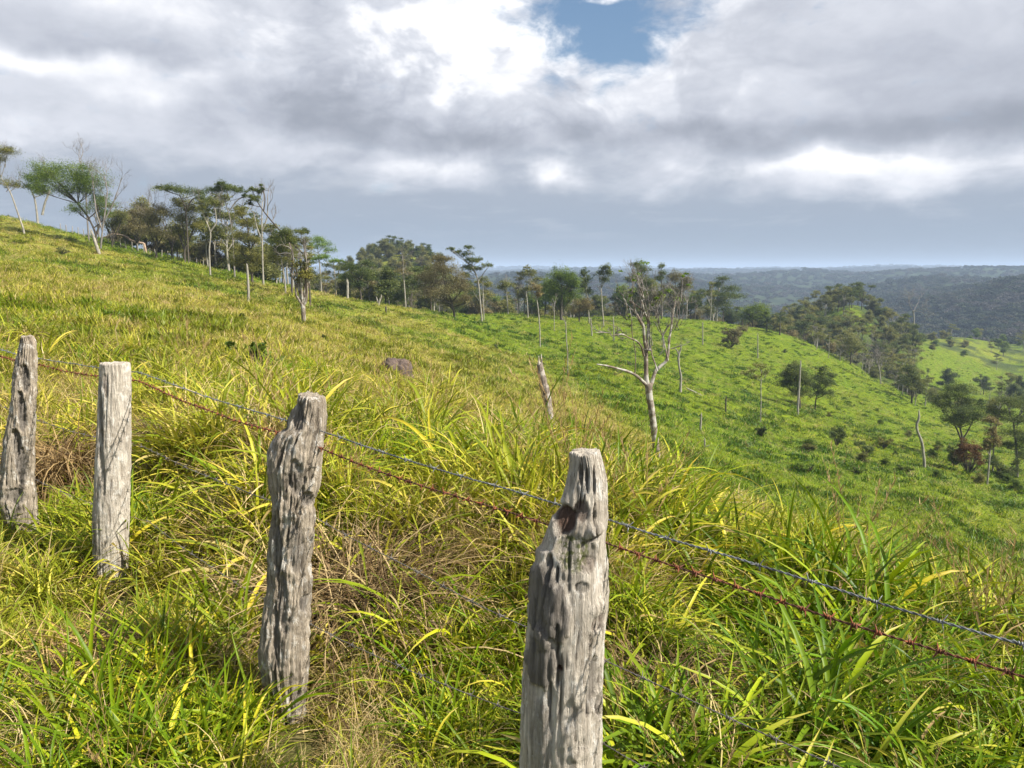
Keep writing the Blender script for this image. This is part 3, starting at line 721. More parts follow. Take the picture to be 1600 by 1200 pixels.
P1 = post('fence_post', 'broad bleached fence post with a dark bark slab down one side, nearest of the posts',
    [(708,890,938),(717,891,941),(735,890,946),(760,883,950),(790,874,952),(800,864,952),(820,857,950),(850,846,947),(856,838,947),(870,838,948),(890,835,950),(930,830,951),(950,827,950),(985,822,946),(1000,820,944),(1040,818,943),(1100,815,942),(1150,813,941),(1200,812,940),(1300,808,944)],
    1.9, [(880,805,20,26,-.013,1,.95),(905,790,14,20,-.006,1,.7),(925,818,16,15,.016,None,0),(916,850,14,24,-.010,0,.6),(895,850,30,34,-.004,2,1.),(915,868,18,14,-.006,1,.5),
          (850,930,28,78,.010,0,1.),(845,1010,26,60,.010,0,.95),(870,940,20,60,.010,0,.95),(856,875,6,26,-.012,0,1.),(868,885,3,16,-.012,0,1.),(930,935,14,20,.010,None,0),(932,960,16,16,-.006,1,.5),
          (925,1050,10,50,-.012,0,.8),(935,1090,8,24,-.014,0,.9),(872,1022,5,6,-.006,1,1.),(845,1130,20,80,.002,0,.55),(885,1090,18,30,-.006,None,0),(900,1150,22,14,.006,None,0),(905,740,30,26,.0,0,.25),(905,1180,25,25,.004,None,0),
          (926,800,3,34,-.010,3,.9),(915,745,3,24,-.006,3,.8),(926,745,2.5,30,-.006,3,.8),(905,735,2,20,-.005,3,.7),(940,960,3,30,-.008,3,.9),(918,1000,2.5,40,-.006,3,.8),(937,1060,5,36,-.012,3,.95),(915,1075,4,30,-.010,3,.9),(938,1110,6,14,-.010,3,.9),(927,830,10,6,-.008,3,.85),
          (886,870,2,50,-.005,3,.8),(905,900,14,10,-.005,3,.5),(869,1000,3,70,-.008,3,.9),(838,960,2,60,-.004,3,.7),(857,1060,2,60,-.005,3,.8),(895,1100,3,40,-.004,3,.6)], 1, depth=.8, sq=3.2, rot=.45, rough=.035)
P2 = post('fence_post', 'rough pitted brown fence post with a sawn slanting top and a stepped shoulder',
    [(619,468,503),(630,464,506),(650,456,506),(668,450,505),(676,436,504),(690,427,503),(720,422,501),(745,423,499),(775,428,494),(790,430,488),(800,428,492),(830,422,490),(850,421,488),(880,420,484),(905,419,486),(930,416,484),(960,412,483),(1000,408,481),(1030,407,480),(1060,412,478),(1100,424,476),(1150,436,474)],
    2.8, [(470,650,12,26,-.012,0,.8),(455,700,18,30,-.008,None,0),(470,740,16,34,-.012,0,.55),(450,790,20,22,.008,None,0),(485,775,9,14,-.014,0,.9),(440,850,9,50,-.012,0,.8),(470,850,14,50,-.006,0,.6),(450,930,10,60,-.010,0,.7),
          (480,940,8,18,-.012,0,.9),(425,1000,14,60,.006,None,0),(440,980,6,60,-.01,0,.8),(465,1080,10,50,-.008,0,.6),(430,720,10,40,.006,None,0)], 5, W_b, rough=.085, sq=2.6, rot=.5, tilt_top=-.15, slant=.12)
P3 = post('fence_post', 'straight pale grey fence post with a flat sawn top and white lichen streaks',
    [(568,158,201),(580,157,203),(620,156,203),(680,153,203),(740,150,202),(800,147,200),(850,147,199),(900,149,198),(935,150,197)],
    4.1, [(165,640,5,60,-.012,0,.8),(170,720,5,60,-.008,0,.5),(184,900,10,30,.004,None,0),(188,640,7,40,.0,2,0),(175,600,5,20,-.004,1,.5),(156,850,8,80,.0,0,.35)], 9, rough=.035, nth=110, nz=240, tilt_top=0.0)
P4 = post('fence_post', 'tapering fence post hollowed by a deep rotten cleft, leaning by the edge of the photo',
    [(526,34,50),(535,32,55),(560,28,56),(600,23,56),(640,18,54),(690,8,52),(740,3,51),(780,4,54),(810,8,57),(840,20,60),(862,28,62)],
    4.7, [(46,590,7,26,-.02,0,.95),(42,640,7,36,-.022,0,.95),(36,690,9,26,-.02,0,.8),(42,720,8,40,-.018,0,.9),(36,770,14,16,-.014,0,.7),(20,770,12,40,.01,None,0),(30,600,8,60,.008,None,0),(40,830,20,24,.0,1,.35)], 14, W_b, rough=.08, nth=110, nz=240)
# the two posts that carry the wires on out of the frame
def plain_post(x, y, seed, lb):
    top = 1.27; n = 60; mb = MB(); z = np.linspace(-.3, top, n)
    pth = np.stack([x+.02*np.sin(z*3+seed), y+.0*z, z+float(height(x, y))], 1)
    tube(mb, pth, .085-.015*(z/top)+.008*np.sin(z*9+seed), 20, (0.2, 0, 0, 0))
    o = mb.obj('fence_post', W_a, None, True, (x, y, float(height(x, y))), (x, y, float(height(x, y))))
    return tag(o, lb, 'fence post', 'posts of the barbed wire fence')
plain_post(1.62, .56, 1, 'grey fence post close to the camera, just past the end of the visible wires'); plain_post(-4.25, 5.85, 4, 'grey fence post uphill beyond the cleft post')

def metal(name, c1, c2, rough, met):
    m, nt = mat(name); tc = N(nt, 'ShaderNodeTexCoord')
    n = noise_n(nt, tc.outputs['Object'], 11, 6, .75); c = ramp(nt, n, [(.35, c1), (.65, c2)])
    d = N(nt, 'ShaderNodeBsdfPrincipled'); L(nt, c, d.inputs['Base Color']); d.inputs['Roughness'].default_value = rough; d.inputs['Metallic'].default_value = met
    o = N(nt, 'ShaderNodeOutputMaterial'); L(nt, d.outputs[0], o.inputs[0]); return m
M_galv = metal('galvanised_wire', (.09, .09, .09), (.30, .315, .32), .5, .5)
M_rust = metal('rusty_wire', (.045, .025, .018), (.30, .085, .028), .9, .0)
M_rust_dark = metal('dark_rusty_wire', (.03, .02, .016), (.17, .06, .028), .9, .0)
M_old = metal('old_wire', (.08, .07, .06), (.22, .20, .18), .7, .3)

def barb_mesh(m, sc=1.):
    mb = MB()
    t = np.linspace(0, 2*np.pi*2.2, 22)
    tube(mb, np.stack([(t/t[-1]-.5)*.011, np.cos(t)*.0036, np.sin(t)*.0036], 1), .0013*sc, 5)
    for s, a in ((1, .5), (-1, 2.2), (1, 3.7), (-1, 5.2)):
        d = np.array([s*.35, math.cos(a), math.sin(a)]); d /= np.linalg.norm(d)
        tube(mb, [d*.002+[s*.004, 0, 0], d*.009+[s*.004, 0, 0], d*.018+[s*.004, 0, 0]], [.0013*sc, .0013*sc, .0004], 5)
    return mb.mesh('barb', m)
FD = np.array([.7434, -.669, 0])
def wire(label, m, knots, sag, rad, gap, seed, shaggy=False):
    """knots: (x, y, z) where the wire is stapled to each post"""
    pts = []
    rs = np.random.default_rng(seed)
    for a, b in zip(knots[:-1], knots[1:]):
        a, b = np.array(a), np.array(b); n = max(3, int(np.linalg.norm(b-a)/.02)); t = np.linspace(0, 1, n, endpoint=False)[:, None]
        p = a+(b-a)*t; p[:, 2] -= (4*sag*np.linalg.norm(b-a)*t*(1-t))[:, 0]; pts.append(p)
    pts = np.concatenate(pts+[np.array([knots[-1]])]); d = np.r_[0, np.cumsum(np.linalg.norm(np.diff(pts, axis=0), axis=1))]
    n = int(d[-1]/.006); q = np.linspace(0, d[-1], n); C = np.stack([np.interp(q, d, pts[:, i]) for i in range(3)], 1)
    C[:, 2] += .009*noise3(q*1.7, seed, 0)+.0015*noise3(q*13, seed, 5); C[:, 1] += .004*noise3(q*3, seed, 9)
    T = np.gradient(C, axis=0); T /= np.linalg.norm(T, axis=1)[:, None]
    U = np.cross(T, [0, 0, 1.]); U /= np.linalg.norm(U, axis=1)[:, None]; V = np.cross(T, U)
    org = C[0]; root = empty('barbed_wire', org, label, 'barbed wire', 'wires of the barbed wire fence')
    mb = MB()
    for ph in (0, np.pi):
        an = q/.034*2*np.pi+ph
        tube(mb, C+rad*(np.cos(an)[:, None]*U+np.sin(an)[:, None]*V), rad*(1+(.25*noise3(q*40, seed, ph) if shaggy else 0)), 5)
    mb.obj('strand', M_rust_dark if shaggy else m, root, True, org)
    me = barb_mesh(m, 1.6 if shaggy else 1.)
    s = gap*.5
    while s < d[-1]:
        i = min(n-1, int(s/d[-1]*(n-1))); o = bpy.data.objects.new('barb', me); COL.objects.link(o); o.parent = root
        x = Vector(T[i]); yv = Vector(U[i]); zv = x.cross(yv)
        M = Matrix((x, yv, zv)).transposed().to_4x4(); M = M @ Matrix.Rotation(rs.uniform(0, 6.28), 4, 'X')
        M.translation = Vector(C[i]-org); o.matrix_local = M; s += gap*rs.uniform(.9, 1.1)
    return root
def knot(x, y, z, off=.085): return (x+.669*off, y+.743*off, z)
PX = [(-4.25, 5.85), (-3.0, 4.7), (-2.1, 4.1), (-.86, 2.8), (.17, 1.9), (1.62, .56)]
wire('galvanised barbed wire, the topmost strand stretched behind the posts', M_galv, [knot(*p, z) for p, z in zip(PX, (1.2, 1.19, 1.19, 1.165, 1.10, 1.08))], .008, .0016, .125, 2)
wire('dark rusty barbed wire sagging just under the topmost strand', M_rust, [knot(*p, z) for p, z in zip(PX, (1.16, 1.15, 1.14, 1.10, 1.035, 1.03))], .012, .0015, .055, 5, True)
wire('dull barbed wire at the middle height of the posts half hidden by grass', M_old, [knot(*p, z) for p, z in zip(PX, (.80, .78, .77, .82, .70, .71))], .012, .0011, .125, 8)
wire('lowest barbed wire running through the grass tops', M_old, [knot(*p, z) for p, z in zip(PX, (.42, .36, .34, .36, .46, .42))], .018, .0010, .125, 11)

# ------------------------------------------------------------------ boulder, logs, stumps in the pasture
def boulder(px, py, w_, h_, label, seed, c1=(.06, .045, .038), c2=(.17, .125, .10), Y=None, grp=None):
    Y = Y or hit(px, py); p = at(px, py, Y); x = p[0]; z0 = float(height(x, Y)); W = w_/F*Y; H = h_/F*Y
    nu, nv = 64, 36; th, ph = np.meshgrid(np.linspace(0, 2*np.pi, nu, endpoint=False), np.linspace(.02, np.pi-.02, nv))
    d = np.stack([np.sin(ph)*np.cos(th), np.sin(ph)*np.sin(th), np.cos(ph)], -1)
    r = 1+.28*fbm(d[..., 0]*1.2+seed, d[..., 1]*1.2, d[..., 2]*1.2, 4)
    r = r-.06*(1-sstep(0, .05, np.abs(d[..., 0]*.5+d[..., 2]-.55+.1*fbm(d[..., 0]*3, d[..., 1]*3, seed))))
    v = d*r[..., None]*[W/2, W*.4, H]
    v[..., 0] += v[..., 2]*-.15
    i = np.arange(nv-1)[:, None]*nu; j = np.arange(nu)[None]; j2 = (j+1) % nu
    mb = MB(); mb.add(v.reshape(-1, 3), np.stack([i+j, i+nu+j, i+nu+j2, i+j2], -1).reshape(-1, 4))
    return tag(mb.obj('boulder', bark('boulder_stone', c1, c2, 2, .8), None, True, (0, 0, 0), (x, Y, z0)), label, 'boulder', grp)
boulder(622, 586, 52, 27, 'reddish brown boulder cracked across, sitting in the pasture', 3)
boulder(243, 578, 44, 12, 'low dark rock showing through the grass above the flat-topped post', 8, (.05, .04, .035), (.13, .11, .09))

def pole(name, label, cat, pts, Y=None, wood=None, k=9, jag=True, seed=0, grp=None, crown=None, extra=()):
    """a bare trunk traced base to top: (px, py, radius px)"""
    Y = Y or hit(pts[0][0], pts[0][1]); b = at(pts[0][0], pts[0][1], Y); zg = float(height(b[0], Y)); org = np.array([b[0], Y, zg])
    def path(pp, n):
        q = np.array([[*at(a, c, Y), r/F*Y] for a, c, r in pp]); return resample(q, n)
    mb = MB(); q = path(pts, 26)
    q[0, 2] = min(q[0, 2], zg)-.25
    rr = q[:, 3]*(1+.12*noise3(np.arange(26)*.7, seed, 1)); q[:, 0] += .25*q[:, 3]*noise3(np.arange(26)*.5, seed, 3)
    if jag: rr[-1] *= .55
    tube(mb, q[:, :3], rr, k)
    if jag:
        for j in range(3):
            a = j*2.1+seed; o_ = np.array([math.cos(a), math.sin(a), 0])*rr[-2]*.5
            tube(mb, [q[-2, :3]+o_, q[-1, :3]+o_+[0, 0, rr[-2]*1.5*(1+j*.4)]], [rr[-2]*.45, rr[-2]*.08], 5)
    for e in extra:
        qe = path(e, 14); qe[:, 1] += np.linspace(0, 1, 14)*rng.normal(0, .12)*np.linalg.norm(qe[-1, :3]-qe[0, :3]); tube(mb, qe[:, :3], qe[:, 3], 6)
    return tag(mb.obj(name, wood or B_pale, None, True, org, org), label, cat, grp)
pole('snag', 'thick leaning dead trunk with a charred hollow top, alone in the near pasture', 'snag',
     [(863,672,6.5),(859,650,6.5),(853,615,7),(846,585,6),(843,566,4.5)], 15, bark('charred_bark', (.05, .035, .028), (.30, .25, .20), 5, .9, (.38, .34, .29)), 14, seed=2)
# ------------------------------------------------------------------ trees
def greens(a, b, c): return [(0, a), (.5, b), (1, c)]
LF = {
 'dark': leafy('dark_leaves', greens((.04, .066, .018), (.095, .13, .034), (.21, .24, .06))),
 'mid': leafy('mid_green_leaves', greens((.06, .105, .016), (.13, .195, .026), (.24, .31, .045))),
 'olive': leafy('olive_leaves', greens((.08, .092, .026), (.18, .19, .05), (.32, .31, .095))),
 'brown': leafy('brown_green_leaves', greens((.10, .082, .04), (.205, .175, .080), (.33, .295, .135))),
 'bright': leafy('bright_leaves', greens((.09, .16, .02), (.15, .25, .03), (.26, .34, .05))),
 'rust': leafy('rusty_leaves', greens((.09, .05, .022), (.16, .085, .032), (.25, .15, .06))),
 'grey': leafy('grey_twig_haze', greens((.10, .09, .075), (.17, .155, .13), (.25, .23, .19)), .1),
 'palm': leafy('palm_leaves', greens((.012, .024, .008), (.028, .048, .014), (.07, .085, .025))),
}
def leaves(mb, cen, rad, n, size, flat=.35, up=.6, r=None):
    """n small pointed leaf sprays inside an ellipsoid, bunched in flattened sub-clumps"""
    r = r or rng; cen = np.asarray(cen, float); rad = np.asarray(rad, float)
    m = max(8, int(8+np.prod(rad)**(1/3)*13))
    d = r.normal(size=(m, 3)); d /= np.linalg.norm(d, axis=1)[:, None]; d[:, 2] = np.where(d[:, 2] < -.3, -d[:, 2]*.6, d[:, 2])
    sc = cen+d*rad*(r.uniform(.2, 1.0, m)[:, None]); sr = rad.mean()*r.uniform(.16, .42, m)
    pick = r.integers(0, m, n)
    o = r.normal(size=(n, 3))*.60
    p = sc[pick]+o*sr[pick][:, None]*[1.15, 1.15, .62+flat*.5]
    nm = r.normal(size=(n, 3)); nm[:, 2] = np.abs(nm[:, 2])+up; nm /= np.linalg.norm(nm, axis=1)[:, None]
    a = np.cross(nm, r.normal(size=(n, 3))); a /= np.linalg.norm(a, axis=1)[:, None]; b = np.cross(nm, a)
    s = size*r.uniform(.55, 1.35, n)[:, None]
    V = np.stack([p-a*s*.5, p-b*s*.30+a*s*.05-nm*s*.08, p+a*s*.55, p+b*s*.30+a*s*.05-nm*s*.08], 1)
    c = np.zeros((n, 4, 4)); tone = (.5+.28*r.normal(size=m))[pick]+.16*r.normal(size=n); c[..., 0] = np.clip(tone, 0, 1)[:, None]; c[..., 3] = 1
    mb.add(V.reshape(-1, 3), np.arange(4*n).reshape(n, 4), None, c.reshape(-1, 4))
    return sc
def twigs(mb, p, d, ln, r0, depth, r, spread=.6, upb=.25, k=5):
    n = 5; pts = [np.array(p, float)]; dd = np.array(d, float)
    for i in range(n-1):
        dd = dd+r.normal(0, .16, 3)+[0, 0, upb*.12]; dd /= np.linalg.norm(dd); pts.append(pts[-1]+dd*ln/(n-1))
    tube(mb, pts, np.linspace(r0, r0*.62, n), k, cap=False)
    if depth <= 0: return [pts[-1]]
    out = []
    kids = 2 if depth > 2 else 3
    for j in range(kids+(r.random() < .5)):
        t = r.integers(1, n) if j else n-1
        nd = dd+r.normal(0, spread, 3)+[0, 0, upb]; nd /= np.linalg.norm(nd)
        out += twigs(mb, pts[t], nd, ln*r.uniform(.55, .8), r0*.58, depth-1, r, spread, upb, max(3, k-1))
    return out
def to_path(pts, Y, n, wob=0., r=None):
    q = np.array([[*at(a, c, Y), rr/F*Y] for a, c, rr in pts]); q = resample(q, n)
    if wob and r is not None: q[:, 1] += np.cumsum(r.normal(0, wob, n))*np.linspace(0, 1, n)
    return q
def tree(label, cat, trunk, clumps=(), leaf='mid', wood=None, Y=None, dens=1., lsize=None, limbs=(), twig=(), name=None, grp=None, seed=None, flat=.35, sub=10):
    """trunk: traced (px, py, radius px) from base up; clumps: (px, py, rx, ry[, depth offset]) ; twig: (px, py, length px, dx, dy) bare sprays"""
    r = np.random.default_rng(seed if seed is not None else int(trunk[0][0]*7+trunk[0][1]))
    Y = Y or hit(trunk[0][0], trunk[0][1]); b = at(trunk[0][0], trunk[0][1], Y); zg = float(height(b[0], Y))
    org = np.array([b[0], Y, zg]); m_px = Y/F
    wb = MB(); q = to_path(trunk, Y, 16, .012*m_px*10, r); q[0, 2] = min(q[0, 2], zg)-.4; q[:, 3] = np.maximum(q[:, 3], .018)
    q[:, 3] *= .66 if Y > 60 else 1; q[0, 3] *= 1.3
    tube(wb, q[:, :3], q[:, 3], 8)
    for lm in limbs:
        ql = to_path(lm, Y, 12, .02*m_px*10, r); tube(wb, ql[:, :3], np.maximum(ql[:, 3], .012), 6)
    cb = MB(); ls = (lsize or max(.09, min(.30, 1.45*m_px)))
    for c in clumps:
        off = c[4] if len(c) > 4 else r.normal(0, .35)*c[2]*m_px
        cen = at(c[0], c[1], Y); cen[1] += off; rad = np.array([c[2]*1.12, c[2]*1.06, c[3]*1.4])*m_px
        n = int(dens*7.0*np.pi*rad[0]*rad[2]/(ls*ls*.35)*.5); n = min(n, 5000)
        sc = leaves(cb, cen, rad, n, ls, flat, .6, r)
        k = np.argmin(np.abs(q[:, 2]-(cen[2]-rad[2]*.9)) + .6*np.linalg.norm(q[:, :2]-cen[:2], axis=1)); k = max(k, 5)
        st = q[k, :3]; md = (st+cen)/2+[0, 0, -.1*rad[2]]; md[:2] = st[:2]*.35+cen[:2]*.65
        br = bezpath(st, md, cen-[0, 0, rad[2]*.35], 8); r0 = min(q[k, 3]*.7, .10)
        tube(wb, br, np.linspace(r0, r0*.4, 8), 5)
        for s in sc[:sub]:
            tube(wb, bezpath(br[r.integers(3, 8)], (br[-1]+s)/2+[0, 0, .1*rad[2]], s, 5), np.linspace(r0*.38, r0*.12, 5), 4)
    tb = None
    for t in twig:
        tb = tb or MB(); p = at(t[0], t[1], Y); d = np.array([t[3], r.normal(0, .35), -t[4]], float); d /= np.linalg.norm(d)
        depth = t[5] if len(t) > 5 else 4
        twigs(tb, p, d, t[2]*m_px*.45, max(.05, .55*m_px), depth, r, .45, .22)
    root = empty(name or 'tree', org, label, cat, grp)
    wb.obj('trunk', wood or B_dark, root, True, org)
    if cb.n: cb.obj('crown', LF[leaf], root, False, org)
    if tb: tb.obj('bare_branches', B_twig, root, True, org)
    return root
def palm(label, base, top, fr, Y=None, grp=None, seed=1, nf=22, leaf='palm'):
    r = np.random.default_rng(seed); Y = Y or hit(*base[:2]); m_px = Y/F
    b = at(*base, Y); t = at(*top, Y); zg = float(height(b[0], Y)); org = np.array([b[0], Y, zg])
    wb = MB(); pts = bezpath([b[0], Y, zg-.3], (b+t)/2+[.02, 0, 0], t, 9); tube(wb, pts, np.linspace(.20, .13, 9), 8)
    cb = MB(); Lf = fr*m_px
    for i in range(nf):
        a = i*2.4+r.normal(0, .2); e0 = r.uniform(-.1, 1.35); n = 12
        ang = e0-np.linspace(0, 1, n)**1.4*r.uniform(.9, 1.6); ln = Lf*r.uniform(.8, 1.15)/n
        dr = np.stack([np.cos(ang)*math.cos(a), np.cos(ang)*math.sin(a), np.sin(ang)], 1)
        pp = t+np.cumsum(dr*ln, 0); sd_ = np.array([-math.sin(a), math.cos(a), 0])
        w0 = Lf*.17
        tube(cb, pp, .018, 3, (.7, 0, 0, 1), cap=False)
        for j in range(1, n):
            for s in (-1, 1):
                for h_ in (0, .5):
                    p0 = pp[j]-dr[j]*ln*h_; wl = w0*math.sin(math.pi*(j/n*.85+.12))*r.uniform(.8, 1.1)
                    tip = p0+sd_*s*wl+dr[j]*wl*.55+[0, 0, -wl*r.uniform(.2, .6)]
                    hw = dr[j]*ln*.16
                    cb.add([p0-hw, p0+hw, tip], None, [(0, 1, 2)], (r.uniform(.2, .9), 0, 0, 1))
    root = empty('palm_tree', org, label, 'palm tree', grp); wb.obj('trunk', B_dark, root, True, org); cb.obj('crown', LF[leaf], root, False, org)
    return root
def bush(label, px, py, rx, ry, leaf='dark', name='bush', Y=None, dens=1.3, grp=None, clumps=None, cat=None, ls=None):
    """round shrub standing on the ground; py is its foot"""
    Y = Y or hit(px, py); r = np.random.default_rng(int(px*3+py)); m_px = Y/F; b = at(px, py, Y); zg = float(height(b[0], Y)); org = np.array([b[0], Y, zg])
    cb, wb = MB(), MB(); ls = ls or max(.07, min(.30, 1.5*m_px))
    cl = clumps or [(r.normal(0, .45), r.uniform(.2, .9), r.uniform(.25, .55), r.uniform(.2, .42)) for _ in range(8)]
    for (u, v, a, c) in cl:
        cen = org+np.array([u*rx, r.normal(0, .35)*rx, v*ry*1.15])*m_px; rad = np.array([a*rx, a*rx*.9, c*ry])*m_px
        n = min(6000, int(dens*5*np.pi*rad[0]*rad[2]/(ls*ls*.35)*.5)+20)
        sc = leaves(cb, cen, rad, n, ls, .5, .4, r)
        for s in sc[:6]: tube(wb, bezpath(org-[0, 0, .1], (org+s)/2+[0, 0, .1], s, 5), np.linspace(.035, .01, 5), 4)
    root = empty(name, org, label, cat or name.replace('_', ' '), grp); wb.obj('stem', B_dark, root, True, org); cb.obj('foliage', LF[leaf], root, False, org)
    return root

# --- skyline of the left ridge
tree('tall spindly tree with pale twigs leaning out of view at the uphill edge', 'tree', [(38,362,2.2),(27,330,1.8),(16,300,1.5),(2,278,1.2)],
     [(5,240,24,7),(14,236,18,6),(-8,250,20,8),(8,286,16,7),(20,291,14,4),(-10,280,16,8)], 'olive', B_pale, 100, .55, twig=[(2,278,45,-.2,-1),(8,262,40,.3,-1),(10,300,40,.5,-.7),(-5,262,40,-.5,-.8)])
tree('spreading green tree on two thin trunks at the crest beside the edge trees', 'tree', [(58,336,2.2),(55,315,2),(48,295,1.4)],
     [(58,283,20,9),(45,293,12,7),(72,275,18,8),(62,300,20,6)], 'mid', B_pale, 128, .75, limbs=[[(66,336,1.8),(70,318,1.5),(78,298,1.2)]], twig=[(48,295,40,-.6,-.8),(60,280,35,-.2,-1),(70,275,34,.4,-1)])
tree('large rounded green tree arching over the ridge, the broadest crown on the skyline', 'tree', [(152,394,2.6),(150,370,2.4),(138,340,2),(122,318,1.6)],
     [(90,268,36,9),(118,276,30,12),(132,298,26,16),(146,316,20,18),(128,330,18,12),(70,276,22,8),(105,300,22,9),(160,335,12,16),(100,285,42,16),(140,290,30,20),(80,298,24,10),(118,262,30,6)], 'mid', None, 104, .5, limbs=[[(150,368,1.6),(156,345,1.3),(150,318,1)], [(140,342,1.4),(115,310,1.1),(92,285,.8)]],
     twig=[(122,318,30,-.6,-.6,3)])
tree('bare thin tree poking its twigs above the broad green crown', 'bare tree', [(136,340,1.6),(134,300,1.4),(130,270,1.1),(124,250,.8)], (), Y=112, wood=B_twig,
     twig=[(134,285,40,.5,-.8),(130,268,50,-.5,-.9),(126,255,46,-.3,-1),(124,250,42,.4,-1),(131,275,40,.6,-.9)])
tree('tall leafless tree with a fan of pale twigs right of the broad green crown', 'bare tree', [(157,392,2.2),(160,360,1.9),(165,325,1.6),(168,300,1.2)], (), Y=102, wood=B_twig,
     limbs=[[(160,360,1.4),(150,330,1.1),(146,300,.8)], [(163,345,1.2),(176,320,1),(183,300,.8)]],
     twig=[(168,300,60,-.2,-1,5),(168,300,56,.4,-1,5),(147,300,50,-.2,-1),(183,300,45,.4,-.8),(165,325,50,-.3,-1),(176,318,40,.6,-.6)])
pole('snag', 'short white dead trunk leaning in front of the leafless ridge tree', 'snag', [(156,399,2.6),(151,385,2.4),(146,370,2),(143,361,1.4)], 88, seed=4)
for i, (lb, px, py, cl, lf, tw, Yv) in enumerate([
    ('small brown-green tree just right of the white leaning trunk', 175, 385, [(176,352,14,16),(188,340,14,10)], 'olive', [(180,345,30,.1,-1)], 112),
    ('round brown tree whose dense crown touches the ridge fence', 214, 388, [(205,345,18,14),(222,335,18,12),(215,360,20,12)], 'brown', [(215,345,36,.1,-1),(205,350,30,-.4,-1)], 118),
    ('brown twiggy tree with several stems fanning from one foot', 244, 396, [(236,345,20,14),(255,335,18,14),(245,365,20,12)], 'brown', [(240,360,50,-.4,-1,5),(246,350,56,.1,-1,5),(250,365,46,.6,-.8,5),(235,330,36,0,-1)], 108),
    ('olive tree under the flat dark canopy on the ridge', 288, 398, [(285,345,22,16),(300,330,18,14),(278,366,20,10),(306,356,16,14),(282,322,14,14)], 'olive', [(290,350,36,-.2,-1)], 108),
    ('leafless tangled tree among the brown ridge trees', 268, 394, [(268,372,16,8)], 'brown', [(266,372,60,-.3,-1,5),(268,366,66,.1,-1,5),(270,370,56,.5,-.9,5)], 116)]):
    tree(lb, 'tree', [(px,py,2.3),(px+2,py-18,1.8),(px,py-35,1.4)], cl, lf, B_dark, Yv, .72, limbs=[[(px,py-8,1.3),(px-8,py-30,1),(px-14,py-48,.7)], [(px+1,py-10,1.2),(px+10,py-28,1),(px+16,py-46,.7)]], twig=tw)
tree('flat umbrella-topped tree with a dark green plate of leaves above the ridge', 'tree', [(294,398,2),(292,350,1.7),(288,320,1.5),(280,305,1.1)],
     [(262,296,18,4),(282,298,22,5),(304,302,20,5),(316,312,14,6),(250,293,9,3)], 'dark', None, 106, 1.0, limbs=[[(290,330,1.2),(300,312,.9),(312,306,.6)]])
tree('slim white-stemmed tree with a ragged dark tuft halfway up', 'tree', [(328,420,2),(327,390,1.8),(329,365,1.6),(322,345,1.3),(316,325,1)],
     [(318,328,8,12),(314,318,9,6),(324,338,6,8),(336,318,14,6)], 'olive', B_pale, 88, .7, limbs=[[(329,362,1.2),(338,345,.9),(336,325,.6)]], twig=[(316,325,34,-.3,-1),(334,330,34,.4,-1)])
tree('tree with a flat dark crown leaning over bare twigs on the skyline', 'tree', [(366,418,1.9),(364,380,1.6),(360,345,1.3),(352,315,1)],
     [(334,297,14,6),(352,294,16,8),(370,298,14,6),(345,288,8,5),(383,306,7,4)], 'dark', B_twig, 96, 1.1, limbs=[[(358,330,1),(372,312,.8),(384,306,.5)]], twig=[(362,360,44,-.5,-.9),(362,350,50,.4,-1),(352,315,20,-.6,-.4,3)])
tree('long dark-leaved tree leaning steeply out over the slope with tufted tips', 'tree', [(455,440,2.4),(458,400,2.2),(448,372,2),(430,352,1.7),(412,330,1.4),(402,315,1.1)],
     [(394,296,6,5),(404,300,6,6),(399,312,10,6),(390,318,7,4),(411,296,4,4),(408,290,4,3)], 'dark', None, 80, 1.2, limbs=[[(412,330,1),(414,310,.8),(410,293,.6)]])
tree('tall bare tree with upright pale twigs beside the leaning dark-leaved tree', 'bare tree', [(411,434,2.2),(410,395,1.9),(409,350,1.5),(410,315,1)], (), Y=90, wood=B_pale,
     limbs=[[(410,360,1.1),(418,335,.9),(418,308,.6)], [(409,375,1),(400,350,.8),(396,330,.5)]], twig=[(410,315,34,.1,-1),(418,312,38,.15,-1),(418,330,44,.5,-1),(409,345,44,-.4,-1),(426,345,30,.4,-1)])
tree('dark tiered tree standing behind the white pole on the slope edge', 'tree', [(394,436,3),(392,405,2.4),(388,370,1.8),(386,340,1.2)],
     [(378,335,14,9),(388,352,16,9),(376,370,20,10),(396,378,16,10),(380,393,22,9),(398,405,20,12),(372,412,18,10),(392,420,16,10)], 'olive', None, 92, .85)
pole('snag', 'straight white pole of a dead tree below the tiered dark tree', 'snag', [(388,473,2),(388,450,1.9),(387,430,1.8),(386,415,1.5)], None, seed=5)
tree('dark crowned thin tree rising behind the forked near tree', 'tree', [(484,452,1.8),(482,420,1.6),(478,392,1.3),(470,376,1)],
     [(444,366,16,11),(438,380,14,10),(470,364,13,7),(455,376,14,9),(430,392,12,10),(476,378,10,8)], 'dark', None, 76, .95, limbs=[[(481,405,1.1),(462,385,.9),(445,372,.6)]])
tree('pair of pale slanting stems under dark leaves at the slope edge', 'tree', [(446,444,1.8),(441,415,1.5),(438,395,1.1)], [(440,390,14,10),(452,402,14,12),(430,405,10,10)], 'olive', B_pale, 84, .8,
     limbs=[[(450,444,1.4),(448,420,1.2),(450,400,.8)]])
